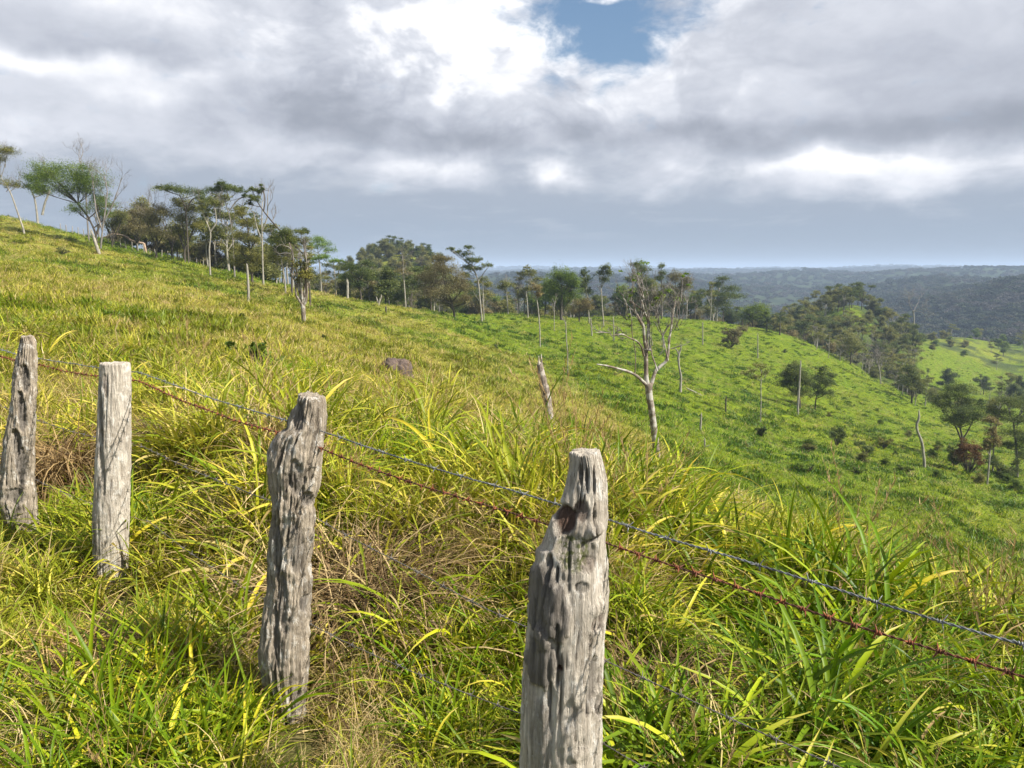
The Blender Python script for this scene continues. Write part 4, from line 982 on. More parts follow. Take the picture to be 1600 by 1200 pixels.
tree('forked tree with a scaly brown trunk and thin leafy arms on the near slope', 'tree', [(476,541,4.2),(475,515,3.8),(474,490,3.6),(473,476,3.6)],
     [(470,430,12,12),(482,432,9,12),(464,440,8,7),(476,418,12,10),(462,415,9,9),(480,405,8,7)], 'olive', B_gnarl, 42, .5, lsize=.11,
     limbs=[[(473,477,2.6),(467,468,2.2),(463,462,1.8),(461,440,1.2),(458,405,.9),(452,380,.6)], [(474,478,2.4),(479,468,1.8),(480,448,1.3),(478,420,.9),(480,395,.6)], [(462,452,1),(470,430,.8),(476,405,.5)]],
     twig=[(458,405,46,-.2,-1),(479,410,44,.1,-1),(470,430,46,0,-1),(462,440,34,-.6,-.9)])
tree('fresh green tree glowing behind the forked tree on the slope edge', 'tree', [(502,452,1.6),(500,420,1.4),(497,395,1.1)], [(494,376,13,7),(504,384,16,7),(486,388,12,6),(515,392,12,5)], 'bright', B_pale, 150, .6)
tree('low flat bright yellow-green crown under the fresh green tree', 'tree', [(525,463,1.6),(524,440,1.4),(522,420,1.1)], [(492,405,10,3),(505,403,14,4),(520,408,12,3),(530,408,8,3)], 'bright', B_pale, 118, 1.1)
pole('snag', 'stout short trunk stub at the slope edge left of the distant hill', 'snag', [(543,468,2.1),(543,452,2),(543,440,1.8)], 108, seed=6)
tree('dark spreading tree whose shaded crown hangs over the slope edge', 'tree', [(565,470,2.2),(562,450,1.8),(558,435,1.4)], [(550,420,18,8),(566,428,18,7),(545,434,16,8),(578,436,12,6),(560,446,16,7)], 'dark', None, 118, .9)
pole('snag', 'pale forked stub leaning at the slope edge', 'snag', [(591,478,1.9),(593,470,1.6),(596,463,1.2)], 110, seed=7, extra=[[(591,474,1.2),(589,468,1),(588,464,.7)]])
pole('snag', 'tiny dark stub of a post in the open yellow slope', 'snag', [(603,491,1.5),(603,485,1.5),(603,480,1.2)], None, B_dark, seed=8)
tree('tall white-trunked tree with a thin reddish crown before the distant hill', 'tree', [(634,481,1.7),(632,450,1.6),(630,425,1.3),(629,402,1)], [(626,424,14,6),(640,428,10,5),(630,412,8,4)], 'brown', B_pale, 114, .35,
     twig=[(630,420,34,-.3,-1),(630,425,34,.5,-1)])
tree('huge dense brown-green tree shaped like a dome standing alone on the crest', 'tree', [(711,500,2.6),(708,480,2.4),(702,462,2)],
     [(690,420,26,14),(672,438,22,16),(706,440,26,18),(690,458,30,14),(668,458,18,12),(718,452,18,16),(700,474,26,8),(692,406,16,8),(728,470,10,8)], 'brown', None, 118, 1.15, limbs=[[(708,482,1.6),(690,462,1.2),(676,450,.8)]])
tree('tall airy tree with scattered dark tufts rising behind the dome-shaped tree', 'tree', [(753,497,1.8),(750,470,1.7),(747,440,1.4),(738,415,1.1)],
     [(706,390,8,4),(716,394,8,4),(732,387,8,4),(728,398,10,5),(738,408,12,6),(750,406,7,4),(762,415,9,4),(732,420,12,7),(745,420,10,5),(728,430,8,6)], 'dark', B_pale, 122, .85, lsize=.17,
     limbs=[[(745,430,1),(730,410,.8),(716,396,.5)], [(747,440,.9),(757,425,.7),(764,416,.4)]])
tree('slim pale tree standing close to the airy tufted tree', 'tree', [(756,494,1.2),(755,465,1.1),(754,440,.8)], [(754,438,9,6),(760,446,8,6)], 'olive', B_pale, 128, .6)
for i, (lb, pts, cl, lf, Yv) in enumerate([
    ('thin white trunk right of the airy tufted tree, reaching into a wispy crown', [(794,490,1.4),(792,465,1.2),(790,448,.9)], [(792,446,14,7),(782,450,10,5)], 'olive', 150),
    ('crooked white trunk branching low at the edge of the dark wood', [(811,474,1.6),(808,462,1.3),(806,452,.9)], [(808,450,10,5)], 'grey', 190),
    ('white trunk with a faint bare crown near the middle of the crest', [(825,495,1.4),(824,475,1.2),(822,455,.8)], [(823,452,8,5)], 'olive', 148),
    ('long thin white trunk standing down in the green pasture', [(844,542,1.6),(843,510,1.5),(841,485,1.3),(838,462,.9)], [(838,452,9,9),(842,462,8,6)], 'brown', None),
    ('thin grey bare trunk left of the large round green tree', [(866,518,.9),(866,498,.8),(866,480,.6)], (), 'grey', None),
    ('thin white broken trunk low in the green pasture, one above the big leaning stump', [(887,586,1.1),(887,560,1.2),(885,530,1.2),(884,502,.9)], (), 'grey', None),
    ('pale slender trunk on the crest under a tall narrow crown', [(943,505,1.6),(941,480,1.5),(939,450,1.1)], [(944,420,9,8),(936,428,8,6),(950,428,9,7),(943,438,8,6)], 'dark', 160),
    ('grey stem with a tall column of dark leaves on the crest', [(921,510,1.5),(919,480,1.3),(916,450,1)], [(913,428,8,8),(915,440,9,10),(918,456,10,10),(910,450,9,9)], 'dark', 160)]):
    tree(lb, 'tree', pts, cl, lf, B_pale, Yv, .8, twig=[(pts[-1][0], pts[-1][1], 22, .2, -1, 3), (pts[-1][0], pts[-1][1]+8, 20, -.5, -1, 3)])
tree('large rounded fresh green tree with a dark shaded foot, biggest on the middle crest', 'tree', [(877,499,3.4),(877,480,3),(879,460,2.4)],
     [(876,432,20,13),(888,440,20,14),(868,452,16,16),(892,462,18,16),(876,474,18,14),(898,446,10,12),(862,468,12,14)], 'mid', None, 152, 1.25)
tree('bushy brown tree beside the foot of the large round green tree', 'tree', [(905,506,2),(905,490,1.6),(906,475,1.2)], [(908,475,12,12),(898,488,12,8),(918,482,10,10)], 'brown', None, 158, .9)
tree('dark dense tree peeping over the twigs of the gnarled near tree', 'tree', [(1002,500,2.4),(1001,470,2),(1000,445,1.5)], [(995,414,10,7),(1003,424,13,9),(992,438,15,10),(1008,446,14,11),(998,462,16,10)], 'dark', None, 178, 1.)
tree('brown twiggy tree between the gnarled tree and the green knoll', 'tree', [(1050,498,2),(1052,470,1.7),(1056,450,1.2)], [(1055,436,14,12),(1068,450,12,12),(1045,455,12,12),(1062,468,14,10),(1072,440,8,10)], 'brown', None, 185, .8)
tree('thin tree with a small dark pointed tip rising over the crest wood', 'tree', [(1034,490,1.2),(1034,450,1),(1033,425,.8)], [(1033,418,5,7),(1036,428,7,6),(1030,436,9,6)], 'dark', None, 200, .9)
tree('tall umbrella tree in tiers beyond the green knoll, nearest the far plain', 'tree', [(1120,500,1.8),(1120,475,1.5),(1124,450,1.2)], [(1130,436,13,4),(1122,446,16,5),(1142,452,16,6),(1130,462,20,6),(1112,462,12,7),(1152,464,14,5),(1126,474,18,6)], 'dark', B_pale, 218, .9)
# --- the gnarled near tree
def gnarled():
    Y = 28.; r = np.random.default_rng(12); base = at(1026, 712, Y); zg = float(height(base[0], Y)); org = np.array([base[0], Y, zg])
    wb = MB()
    def lim(pts, dep=0., k=9):
        q = to_path(pts, Y, 22); t = np.linspace(0, 1, 22); q[:, 1] += dep*t; q[:, 3] *= .82*(1+.10*noise3(np.arange(22)*.8, dep*9, pts[0][0]))
        tube(wb, q[:, :3], q[:, 3], k); return q
    q = to_path([(1026,712,7),(1024,690,6.6),(1021,665,6.4),(1018,640,6.2),(1014,615,6.6),(1013,600,6.8)], Y, 24); q[0, 2] = zg-.4
    tube(wb, q[:, :3], q[:, 3]*.84*(1+.06*noise3(np.arange(24)*.6, 0, 0)), 14)
    lim([(1013,606,5.4),(1010,590,4.6),(1010,565,4.2),(1010,545,4.2)], .1)
    lim([(1010,547,3.6),(1006,530,3.0),(1004,510,3.0),(998,500,2.8),(993,490,2.2)], -.3)
    lim([(1011,548,3),(1013,525,2.2),(1015,505,2),(1010,487,1.8),(1007,470,1.4)], .6)
    lim([(1015,548,2),(1017,525,1.4),(1018,505,1.1),(1014,480,.8),(1006,455,.6)], .9)
    lim([(1012,604,3.8),(1002,594,3.2),(992,585,2.8),(975,577,2.4),(962,573,2),(945,568,1.8),(929,565,1.2)], -.8)
    lim([(1006,556,2.2),(1000,540,1.8),(990,530,1.5),(980,526,1.3),(965,519,1.1),(952,520,.8)], -1.)
    lim([(952,520,.8),(940,519,.6),(925,518,.5)], -.4, 5); lim([(975,524,.8),(966,512,.6),(950,505,.4),(940,498,.3)], -.6, 5)
    lim([(992,584,1.3),(992,570,1.1),(990,545,1),(984,520,.9),(982,498,.8),(978,480,.7)], -.9, 6)
    lim([(1016,606,4.2),(1022,590,3.6),(1026,580,3.4),(1036,572,3),(1044,565,3),(1048,550,2.6),(1050,535,2.2),(1054,515,2.0),(1058,495,1.7),(1064,470,1.4)], .9)
    lim([(1027,580,1.8),(1023,565,1.5),(1020,555,1.3),(1019,540,1)], .3, 7)
    lim([(1044,564,1.7),(1041,548,1.4),(1036,525,1.2),(1030,505,.9),(1026,488,.6)], .3, 6)
    lim([(993,490,2),(990,478,1.2),(986,470,.9)], -.3, 6)
    lim([(1007,472,1.4),(1004,455,1.1),(998,440,.8)], .3, 6); lim([(1000,502,1.6),(1006,488,1.2),(996,478,1.6),(984,470,1.5)], .2, 6)
    lim([(982,498,1.6),(980,486,1.6),(976,470,1.5),(973,466,1.2)], -.2, 6)
    tb = MB()
    for (px, py, ln, dx, dy) in [(986,470,60,-.2,-1),(998,440,46,0,-1),(1007,470,60,.2,-1),(1006,455,50,-.3,-1),(1064,470,50,.1,-1),(1060,485,50,.4,-1),(1058,495,56,-.2,-1),(1054,515,50,.5,-.9),
            (1030,505,60,-.1,-1),(1036,525,50,.2,-1),(1026,488,60,.2,-1),(978,480,46,-.3,-1),(952,520,30,-.9,.3),(962,519,30,-.4,.9),(940,519,26,-.9,-.4),(1014,480,60,.1,-1),(993,490,50,-.4,-1),
            (975,577,26,-.2,.8),(980,500,40,-.6,-.6),(1010,490,50,.5,-1),(1048,545,40,.7,-.4),(1019,540,50,0,-1)]:
        p = at(px, py, Y); d = np.array([dx, r.normal(0, .5), -dy]); d /= np.linalg.norm(d)
        twigs(tb, p, d, ln*Y/F*.42, .022, 4, r, .42, .22, 4)
        p2 = p-d*r.uniform(.1, .5); d2 = d+r.normal(0, .5, 3); d2 /= np.linalg.norm(d2); twigs(tb, p2, d2, ln*Y/F*.34, .018, 3, r, .45, .22, 4)
    cb = MB()
    for (px, py, a, b, n) in [(1066,432,4,3,26),(1074,428,4,3,22),(1073,445,3,2,12),(988,438,3,3,14),(968,424,3,2,10),(1033,460,6,4,40),(1024,466,4,4,26),(1018,478,5,3,26),(984,462,5,3,26),(982,496,3,8,26),(986,510,4,3,18),
            (1004,412,10,4,26),(1050,455,8,6,26),(992,455,10,6,24),(1000,430,10,6,24),(1060,468,8,6,18)]:
        leaves(cb, at(px, py, Y)+[0, r.normal(0, .3), 0], np.array([a, a, b])*Y/F, n*2, .085, .5, .4, r)
    root = empty('gnarled_tree', org, 'gnarled nearly leafless tree with a long crooked side limb, standing below the grassy lip', 'tree')
    wb.obj('trunk', B_gnarl, root, True, org); tb.obj('bare_branches', B_twig, root, True, org); cb.obj('crown', LF['bright'], root, False, org)
gnarled()
# --- trees, snags and shrubs of the green hollow
pole('snag', 'twisted white snag with a hooked top in the green hollow behind the gnarled tree', 'snag', [(1063,614,2.4),(1064,590,1.8),(1061,572,1.6),(1060,560,1.8),(1062,548,1.5)], None, seed=9,
     extra=[[(1061,556,1.3),(1058,548,1.1),(1055,544,.7)], [(1062,550,1.2),(1064,544,1),(1063,538,.6)]])
pole('fallen_branch', 'pale fallen branch lying on the green slope right of the hooked snag', 'fallen branch', [(1098,619,1.2),(1088,614,1.3),(1080,610,1.3),(1073,607,1)], None, k=7, seed=10)
pole('snag', 'dark thin snag standing midway down the green hollow', 'snag', [(1134,644,1.2),(1134,632,1.2),(1135,620,.8)], None, B_dark, seed=11)
pole('snag', 'grey broken snag in the hollow above the smaller white stub', 'snag', [(1094,674,1.8),(1095,660,1.6),(1096,647,1.1)], None, seed=12)
pole('snag', 'small white stub peeping over the grassy lip', 'snag', [(1101,700,1.5),(1101,694,1.4),(1101,686,1)], None, seed=13, extra=[[(1101,698,1),(1105,697,.8),(1108,695,.5)]])
for lb, pts in [('faint tall pole of a dead tree on the knoll above the round bush, left one', [(1098,540,.9),(1098,520,.8),(1098,504,.6)]), ('faint tall pole on the upper slope of the knoll right of the round bush', [(1184,560,.9),(1184,540,.8),(1184,522,.6)]),
                ('thin dead pole halfway between the crest and the hooked snag', [(959,535,1.),(959,515,.9),(958,495,.7)]), ('short pale pole low on the crest left of the gnarled tree', [(925,525,1.2),(924,512,1.1),(923,498,.8)]),
                ('thin dark pole behind the fork of the gnarled tree', [(1037,545,1.),(1036,530,.9),(1036,516,.7)])]:
    pole('snag', lb, 'dead trunk', pts, None, seed=len(lb))
bush('round brown-green bush alone on the green knoll throwing a dark shadow', 1143, 543, 20, 32, 'brown', dens=1.5)
bush('tiny dark bush on the green slope below the crest', 1208+18, 552, 4, 6, 'dark')
bush('small dark shrub at the foot of the thin airy tree', 1190, 684, 8, 18, 'dark')
bush('dark two-humped shrub in the hollow, larger of the pair below the white-trunked tree', 1307, 698, 17, 28, 'dark', clumps=[(-.5, .5, .5, .4), (.1, .7, .5, .45), (.5, .5, .45, .45), (.3, .25, .5, .3)])
bush('dark shrub spilling sideways right of the two-humped shrub', 1352, 712, 22, 22, 'dark', clumps=[(-.5, .7, .5, .35), (0, .5, .5, .35), (.5, .3, .45, .3)])
bush('pale olive shrub halfway down the hollow just above the grassy lip', 1262, 740, 20, 16, 'bright', dens=.8)
bush('dim green shrub left of the two-humped shrub', 1262, 708, 14, 13, 'olive')
bush('small shadowy shrub on the slope right of the spilling shrub', 1382, 703, 12, 18, 'olive')
bush('little leafy shrub between the spilling shrub and the curved snag', 1412, 742, 16, 16, 'mid')
bush('low green shrub in front of the spilling shrub', 1340, 742, 14, 14, 'mid')
tree('thin airy tree with a sparse flat crown on a straight grey stem in the hollow', 'tree', [(1188,660,1.5),(1189,630,1.3),(1189,600,1.1),(1190,578,.8)], [(1172,580,12,6),(1188,574,14,7),(1198,584,10,7),(1180,590,12,5),(1162,584,8,4)], 'olive', B_pale, None, .45, lsize=.17)
tree('dark round tree in the hollow with a tall white bare trunk before it', 'tree', [(1250,652,2.2),(1250,630,1.9),(1246,605,1.5)], [(1240,585,22,13),(1232,602,18,13),(1256,596,18,14),(1244,574,12,8),(1246,615,20,8),(1226,588,12,10)], 'dark', None, 108, 1.0, flat=.2)
pole('snag', 'tall straight white trunk in front of the dark round tree in the hollow', 'snag', [(1246,664,1.9),(1247,630,1.8),(1249,600,1.5),(1251,565,1.1)], 102, seed=14)
tree('loose dark tree leaning out right of the dark round tree', 'tree', [(1273,652,2),(1274,632,1.7),(1277,612,1.2)], [(1285,578,12,7),(1278,592,16,9),(1292,600,16,9),(1284,614,18,8),(1270,604,12,9),(1300,588,9,6)], 'dark', None, 112, .8, flat=.2)
palm('dark palm standing alone on the shoulder between the two hills', (1296,551), (1295,524), 17, None, None, 3)
palm('short dark palm at the crest of the knoll under the umbrella tree', (1130,501), (1130,484), 13, 212, None, 5)
palm('shaggy dark palm, left one of the clump at the end of the knoll', (1198,528), (1198,504), 17, 200, 'palms at the end of the green knoll', 7, 26)
palm('taller dark palm closing the clump at the end of the knoll', (1218,530), (1219,500), 18, 198, 'palms at the end of the green knoll', 9, 26)
palm('small palm with drooping fronds in front of the tree belt on the knoll', (1160,516), (1160,498), 13, 212, None, 11)
tree('bushy mid-green tree between the umbrella tree and the palms', 'tree', [(1176,516,1.8),(1176,500,1.5),(1176,490,1.2)], [(1168,488,14,7),(1184,484,16,8),(1176,498,18,8),(1196,492,10,7)], 'mid', None, 214, .9)
tree('bare grey tree with pale branches between the second hill and the yellow hill', 'bare tree', [(1428,520,1.7),(1428,500,1.5),(1427,485,1.2)], (), Y=330, wood=B_pale, twig=[(1427,490,44,-.5,-1,5),(1428,486,46,.4,-1,5),(1427,488,40,0,-1,5)])
tree('grey leafless tree on the shaded flank of the second hill', 'bare tree', [(1376,604,1.8),(1375,585,1.5),(1373,570,1.2)], [(1372,558,10,6)], 'grey', B_pale, 172, .5, twig=[(1373,575,40,-.5,-1,5),(1374,570,46,.1,-1,5),(1375,575,40,.6,-.9,5)])
tree('dark tree with a ragged crown at the bottom of the second hill', 'tree', [(1425,622,2),(1424,605,1.7),(1422,590,1.3)], [(1420,580,12,9),(1430,592,14,9),(1416,600,14,8),(1438,604,10,7)], 'dark', None, 158, 1.0)
tree('small dark tree low on the second hill, left of the ragged one', 'tree', [(1329,572,1.8),(1329,560,1.5),(1330,548,1.1)], [(1328,535,14,10),(1318,548,12,8),(1340,545,12,9)], 'olive', None, 196, .8)
pole('snag', 'tall curving grey snag with a crooked neck near the lip of grass', 'snag', [(1447,800,2.6),(1446,770,2.4),(1445,740,2.3),(1443,710,2.2),(1440,690,2.1),(1434,675,1.9),(1432,664,2),(1436,653,1.8),(1436,643,1.4)], 70, seed=15)
tree('broad dark tree with orange-tinged boughs standing behind the curving snag', 'tree', [(1499,722,3),(1501,700,2.6),(1503,685,2.3),(1500,668,1.8)],
     [(1486,622,22,12),(1504,612,22,12),(1472,636,18,12),(1494,642,26,13),(1520,634,18,14),(1480,656,20,10),(1508,660,22,10),(1528,652,12,10)], 'dark', None, 92, .85, flat=.2, limbs=[[(1502,688,1.5),(1494,668,1.1),(1484,650,.8)], [(1503,688,1.4),(1514,670,1),(1522,650,.7)]])
tree('wide layered tree running off the right edge of the photo', 'tree', [(1590,740,3),(1588,700,2.6),(1584,660,2)],
     [(1576,628,24,6),(1600,634,26,7),(1566,648,22,7),(1592,655,26,8),(1612,668,26,8),(1580,676,26,8),(1604,690,26,10),(1572,696,18,8),(1600,712,26,9),(1630,650,26,10)], 'dark', B_twig, 86, .75, flat=.1, twig=[(1585,665,44,-.4,-1),(1588,668,44,.5,-1)])
tree('white straight trunk wrapped in orange-brown vines near the right edge', 'tree', [(1538,797,2.6),(1541,770,2.4),(1544,740,2.2),(1547,705,2),(1549,680,1.6)],
     [(1551,678,9,11),(1546,695,8,12),(1556,690,8,10),(1541,700,6,10),(1550,660,12,10)], 'brown', B_pale, 74, .9, lsize=.14)
tree('slender grey tree with vines hanging between the broad and the layered trees', 'tree', [(1552,725,1.8),(1553,690,1.6),(1560,650,1.2),(1564,635,.9)], [(1545,640,12,9),(1560,630,14,8),(1552,655,12,9)], 'olive', B_twig, 88, .6, twig=[(1562,640,36,.3,-1),(1558,660,36,-.3,-1)])
bush('rust-brown dead bush beside the white vine-wrapped trunk', 1508, 788, 23, 44, 'rust', dens=1.3, Y=76)
bush('very dark dense bush between the rust bush and the layered tree', 1560, 792, 24, 40, 'dark', dens=1.3, Y=80)
bush('dark bush hiding behind the rust-brown bush', 1484, 782, 16, 32, 'dark', dens=1.2, Y=82)
pole('snag', 'thin pale leaning stick of a dead tree in front of the rust bush', 'snag', [(1503,816,1.9),(1506,795,1.7),(1508,772,1.2)], 70, seed=17)
pole('snag', 'short broken pale stub right of the leaning stick', 'snag', [(1514,818,1.7),(1514,808,1.6),(1515,803,1.2)], 69, seed=18)
for lb, a in [('leafy weed clump in front of the forked tree, its broad leaves dark', (408,586,38,44,'mid')), ('dark weed sapling standing on the open slope left of the forked tree', (379,503,5,11,'dark')),
              ('dark sapling in the yellow slope right of the forked tree', (507,535,5,10,'dark')), ('small dark weed near the boulder on its far right', (690,625,5,9,'dark')), ('dark sprig in the yellow slope above the leaning stump', (775,548,5,8,'dark')),
              ('dark bushy weed on the ridge slope under the leafless ridge tree', (97,398,14,9,'olive')), ('second forward weed clump with upright shoots', (362,560,12,22,'mid'))]:
    bush(lb, *a[:4], a[4], 'weed', None, .6, None, [(0, .45, .7, .45), (-.5, .35, .5, .35), (.5, .38, .5, .35), (.15, .75, .45, .35), (-.25, .8, .35, .3)], 'weed', .13)
# fallen log and the far ridge fence
pole('fallen_log', 'pale fallen log lying among the brown ridge trees', 'fallen log', [(228,381,1.6),(210,378,2),(192,368,1.6),(176,366,1.2),(163,371,.8)], 120, bark('bleached_log', (.25, .17, .11), (.50, .38, .28)), 8, seed=20)
M_pp = B_pale; fp = None
for i in range(26):
    px = 96+i*9.2; py = np.interp(px, [96, 150, 200, 260, 330], [377, 381, 384, 396, 410])
    Y = 122-.05*(px-96); b = at(px, py, Y); z = float(height(b[0], Y)); h_ = rng.uniform(1.0, 1.35)
    if fp is None or i % 5 == 0:
        mb = MB(); t = np.linspace(0, 1, 6); tube(mb, np.stack([.03*np.sin(t*3+i), 0*t, -.3+t*(h_+.3)], 1), .075-.02*t, 6); fpm = mb.mesh('fence_post', B_pale)
        fp = True
    o = bpy.data.objects.new('fence_post', fpm); COL.objects.link(o); o.location = (b[0], Y, z); o.rotation_euler = (rng.normal(0, .06), rng.normal(0, .06), rng.uniform(0, 6))
    tag(o, 'small pale post in the far fence along the ridge under the trees', 'fence post', 'posts of the far ridge fence')

# ------------------------------------------------------------------ wood edge: copies of a few grown trees
def grown(kind, seed):
    """a normalised tree, metres, standing at the origin"""
    r = np.random.default_rng(seed); wb, cb = MB(), MB()
    H = {'round': 9, 'tier': 11, 'thin': 12, 'bushy': 5.5, 'twig': 9}[kind]
    tp = resample(np.array([[0, 0, -.6], [r.normal(0, .2), 0, H*.3], [r.normal(0, .5), r.normal(0, .4), H*.65]]), 10)
    tube(wb, tp, np.linspace(.22, .09, 10)*(1 if kind != 'thin' else .7), 7)
    cl = {'round': [(r.normal(0, 1.2), r.normal(0, 1.2), H*u, r.uniform(1.6, 2.4), r.uniform(1.1, 1.7)) for u in (.3, .42, .5, .6, .68, .75, .85, .6)],
          'tier': [(r.normal(0, 1.6), r.normal(0, 1.6), H*u, r.uniform(1.6, 2.6), r.uniform(.4, .7)) for u in (.45, .55, .65, .72, .8, .88, .95)],
          'thin': [(r.normal(0, .8), r.normal(0, .8), H*u, r.uniform(.9, 1.5), r.uniform(.5, .9)) for u in (.6, .72, .82, .92)],
          'bushy': [(r.normal(0, 1.2), r.normal(0, 1.2), H*u, r.uniform(1.3, 2.1), r.uniform(.8, 1.3)) for u in (.15, .25, .35, .5, .6, .7, .4, .2)],
          'twig': [(r.normal(0, 1.), r.normal(0, 1.), H*u, r.uniform(1., 1.6), r.uniform(.5, .8)) for u in (.6, .8)]}[kind]
    for (x, y, z, a, c) in cl:
        c *= 1.35; ls = .28; n = int((.7 if kind in ('thin', 'twig') else 1.1)*8*np.pi*a*c/(ls*ls*.35)*.5)
        sc = leaves(cb, (x, y, z), (a, a, c), n, ls, .3, .6, r); k = r.integers(4, 9)
        br = bezpath(tp[k], (tp[k]+np.array([x, y, z]))/2, (x, y, z-c*.3), 6); tube(wb, br, np.linspace(.08, .03, 6), 5)
        for s in sc[:9]: tube(wb, bezpath(br[4], (br[5]+s)/2, s, 4), np.linspace(.03, .01, 4), 4)
    if kind == 'twig':
        for j in range(6):
            d = np.array([r.normal(0, .5), r.normal(0, .5), 1]); twigs(wb, tp[r.integers(4, 9)], d/np.linalg.norm(d), 2.4, .06, 3, r, .5, .2, 4)
    return wb, cb
PROT = {}
for kd, lf, wd in [('round','dark',B_dark),('round','mid',B_dark),('round','olive',B_dark),('tier','dark',B_dark),('tier','olive',B_pale),('thin','olive',B_pale),('thin','dark',B_pale),('bushy','olive',B_dark),('bushy','mid',B_dark),('bushy','brown',B_dark),('twig','grey',B_pale),('twig','brown',B_twig)]:
    w_, c__ = grown(kd, len(PROT)+50); PROT[(kd, lf)] = (w_.mesh('trunk', wd), c__.mesh('crown', LF[lf], False))
def plant(kd, lf, x, y, s, label, group, name='tree', hs=1.):
    z = float(height(x, y)); root = empty(name, (x, y, z), label, 'tree' if kd != 'bushy' else 'bush', group)
    root.scale = (s, s, s*hs); root.rotation_euler = (0, 0, rng.uniform(0, 6.28))
    for nm, me in zip(('trunk', 'crown'), PROT[(kd, lf)]):
        o = bpy.data.objects.new(nm, me); COL.objects.link(o); o.parent = root
def belt(n, pxa, pxb, Ya, Yb, kinds, smin, smax, label, group, hs=1., reg=False):
    for i in range(n):
        px = pxa+(pxb-pxa)*((i+rng.uniform(0, 1))/n if reg else rng.random()); Y = rng.uniform(Ya, Yb); kd, lf = kinds[rng.integers(len(kinds))]
        plant(kd, lf, (px-800)/F*Y, Y, rng.uniform(smin, smax), label, group, 'bush' if kd == 'bushy' else 'tree', hs)
K_all = [('round','dark'),('round','olive'),('round','mid'),('tier','dark'),('tier','olive'),('thin','olive'),('bushy','olive'),('bushy','brown'),('twig','brown'),('twig','grey')]
belt(13, 165, 320, 123, 134, [('bushy','brown'),('twig','brown'),('bushy','olive'),('round','olive')], .55, .95, 'one of the brown scrubby trees crowding the ridge behind the far fence', 'scrubby trees along the ridge', reg=True)
belt(18, 320, 470, 108, 128, [('bushy','olive'),('twig','brown'),('tier','olive'),('bushy','brown'),('thin','dark')], .6, 1.1, 'one of the mixed trees packed along the falling edge of the slope', 'trees along the falling slope edge', reg=True)
belt(34, 470, 690, 128, 190, K_all, .55, .95, 'one of the trees below the slope edge in front of the distant hill', 'trees below the slope edge', reg=True)
belt(56, 560, 900, 172, 250, K_all, .75, 1.15, 'one of the wood trees beyond the middle crest', 'trees beyond the middle crest', reg=True)
belt(40, 890, 1120, 205, 262, K_all, .75, 1.15, 'one of the trees of the wood behind the gnarled tree', 'trees behind the gnarled tree', reg=True)
belt(26, 1110, 1260, 222, 262, [('bushy','olive'),('bushy','brown'),('round','dark'),('tier','dark'),('round','olive')], .6, 1., 'one of the low trees in the belt behind the knoll and its palms', 'low trees behind the knoll', reg=True)
belt(84, 1215, 1435, 235, 330, [('round','dark'),('round','olive'),('tier','dark'),('bushy','olive'),('tier','olive'),('twig','grey')], .6, .95, 'one of the trees covering the top of the second hill', 'trees on top of the second hill', reg=True)
belt(40, 1270, 1450, 185, 262, [('bushy','olive'),('bushy','brown'),('thin','olive'),('tier','olive'),('twig','grey'),('twig','brown')], .5, .85, 'one of the thin trees on the shaded flank of the second hill', 'thin trees on the flank of the second hill')
belt(26, 1380, 1640, 150, 260, [('bushy','olive'),('tier','olive'),('thin','dark'),('round','dark')], .5, .85, 'one of the trees in the gully at the foot of the yellow hill', 'trees in the gully')
belt(34, 1410, 1640, 320, 470, [('bushy','mid'),('bushy','olive'),('bushy','dark') if ('bushy','dark') in PROT else ('round','mid'),('tier','olive')], .5, .9, 'one of the bushes dotted over the far yellow-green hill', 'bushes on the yellow hill')
belt(30, 560, 690, 325, 366, [('round','dark'),('tier','dark'),('round','olive'),('thin','dark'),('round','olive')], .5, .85, 'one of the trees along the crest of the distant hill', 'trees on the distant hill', reg=True)
belt(34, 540, 700, 290, 345, [('bushy','olive'),('round','olive'),('bushy','brown')], .6, .9, 'one of the bushes on the face of the distant hill', 'bushes on the distant hill', reg=True)
# thicket of saplings at the foot of the hollow
belt(30, 1220, 1640, 60, 115, [('bushy','mid'),('bushy','olive'),('bushy','mid')], .10, .26, 'one of the low scrub bushes at the bottom of the hollow', 'scrub at the bottom of the hollow')

# --- the far wood: reads as one mass
for k_, a_ in (('fdark', greens((.010, .022, .010), (.026, .044, .018), (.055, .075, .030))), ('fmid', greens((.02, .038, .014), (.045, .068, .024), (.085, .11, .04))),
                ('folive', greens((.03, .034, .018), (.06, .062, .03), (.105, .10, .05))), ('fgrey', greens((.06, .055, .045), (.10, .092, .078), (.15, .14, .12)))):
    LF[k_] = leafy('forest_leaves_cloud_shade', a_, .3)  # leaf colours darkened: cloud shadow over the far wood is painted in
FW = []
for kd, lf, sd_ in [('round','fdark',1),('round','folive',2),('round','fmid',3),('tier','fdark',4),('tier','folive',5),('twig','fgrey',6)]:
    r = np.random.default_rng(sd_+90); cb = MB()
    for j in range(7):
        a = r.uniform(0, 6.28); q = r.uniform(0, .75)
        leaves(cb, (math.cos(a)*q, math.sin(a)*q, r.uniform(.15, .8)*(.6 if kd == 'tier' else 1)), (r.uniform(.35, .6), r.uniform(.35, .6), r.uniform(.22, .4)), 150 if kd != 'twig' else 90, .20, .3, .7, r)
    tube(cb, [(0, 0, -1.2), (0, 0, .5)], [.05, .03], 5, (.9, 0, 0, 1))
    FW.append(bpy.data.objects.new('far_crown', cb.mesh('far_crown', LF[lf], False)))
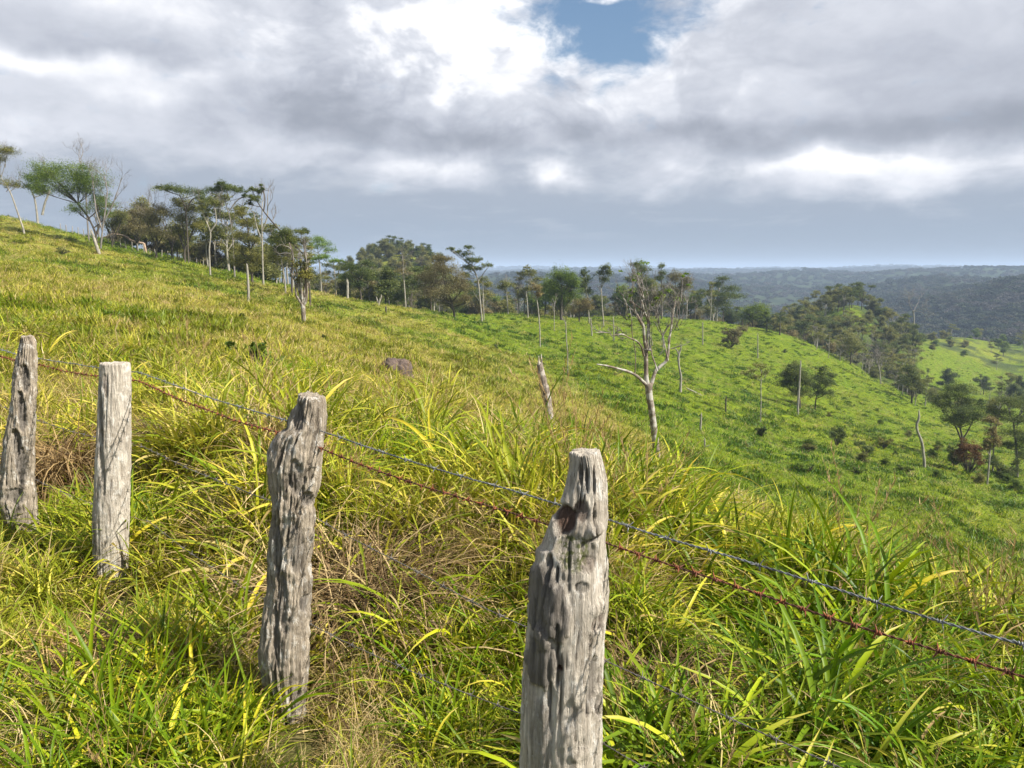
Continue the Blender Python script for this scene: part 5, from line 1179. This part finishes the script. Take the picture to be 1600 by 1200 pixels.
def far_wood():
    n = 36000; Y = np.exp(rng.uniform(np.log(395), np.log(7000), n)); x = rng.uniform(-.80, .80, n)*Y
    px = 800+x/Y*F
    keep = ~((px > 1360) & (Y < 500) & (Y > 380)) & ~((px < 520) & (Y < 700)) & ~((px > 520) & (px < 720) & (Y < 430))
    clear = fbm(x/220, Y/220, 61, 3) > .45; clear &= (px < 1340)
    keep &= ~(clear & (Y > 600) & (Y < 3500) & (rng.random(n) < .9))
    x, Y = x[keep], Y[keep]; n = len(x); z = height(x, Y)
    sp_ = fbm(x/70, Y/70, 62, 3)+rng.normal(0, .35, n)
    k = np.clip(np.digitize(sp_, [-.35, -.05, .2, .45, .65]), 0, 5); s = rng.uniform(4.2, 8.5, n)*(1+np.clip((Y-900)/2500, 0, 1.6))
    rot = np.stack([0*s, 0*s, rng.uniform(0, 6.28, n)], 1); scl = np.stack([s, s, s*rng.uniform(.7, 1.15, n)*np.where(Y > 1500, .75, 1)], 1)
    o = scatter('distant_forest', 'unbroken blue-green forest covering the lowland to the horizon', FW, np.stack([x, Y, z], 1), k, rot, scl, 0*s, 0*s)
    tag(o, None, 'forest'); return o
far_wood()

# ------------------------------------------------------------------ dry brown tussocks in the near grass and the grass itself
M_dead = leafy('dead_grass', greens((.075, .045, .018), (.23, .15, .062), (.50, .37, .18)), .12, .6)
def tussock(label, px, py, Y, sc, dead, n=900):
    x = at(px, py, Y)[0]; z = float(height(x, Y))
    a = tuft('t', int(n*2.8), .40, .85, .0075, .17, .85, 2.6, dead, 9, True); b = tuft('t', n//7, .3, .6, .012, .14, .8, 2.0, .25, 8)
    root = empty('dry_tussock', (x, Y, z), label, 'grass tussock', 'brown dead tussocks in the near grass'); root.scale = (sc, sc, sc*.95)
    p = a.obj('dead_blades', M_dead, root); q = b.obj('green_blades', M_grass, root)
    root.rotation_euler = (.08, -.12, 0)
    return (x, Y, .36*sc)
CLEAR = [(-.79, 2.48, .20), (-1.98, 3.72, .20), (-2.8, 4.3, .18), (-.86, 2.75, .13), (-2.13, 4.0, .15), (-2.93, 4.55, .15), (.13, 1.8, .2)]
CLEAR += [tussock('flattened straw tussock low in front of the flat-topped post', 120, 1040, 3.0, .62, .95, 700),
          tussock('large brown dead tussock slumped behind the second post', 555, 870, 3.6, 1.05, .97, 1700),
          tussock('brown dead tussock between the two far posts', 100, 700, 6.0, 1.15, .95, 1200),
          tussock('matted dead tussock behind the flat-topped post toward its right', 268, 720, 6.2, .8, .9, 900),
          tussock('straw tussock on the lip near the right edge of the photo', 1560, 850, 5.6, .55, .95, 700),
          tussock('low brown tussock right of the nearest post near the lowest wire', 1040, 1120, 2.75, .7, .9, 900)]
CLUMPS = [(*at(px, py, 5)[:1]*Y_/5, Y_, c_n, r_) for px, py, Y_, c_n, r_ in [(1095,760,6.2,14,.28),(600,650,8.5,12,.35),(690,760,5.6,14,.35),(330,800,5.0,12,.35),(1010,760,5.4,8,.25),
          (1500,900,4.0,10,.3),(1300,880,4.4,10,.35),(430,600,12,12,.5),(560,720,6.8,10,.4),(240,560,10,10,.5),(820,760,5.8,8,.3),(700,1000,3.3,6,.15),(1250,1000,3.4,5,.2)]]
near_grass(17000, 1.2, 15, 'meadow_grass', 'tall lush and straw mixed grass around the fence')
near_grass(5000, 1.3, 6, 'under_grass', 'short scruffy grass and dead leaves at the foot of the posts', True)
far_grass(90000, 11, 330, 'pasture_grass', 'yellow-green pasture grass covering the slopes')
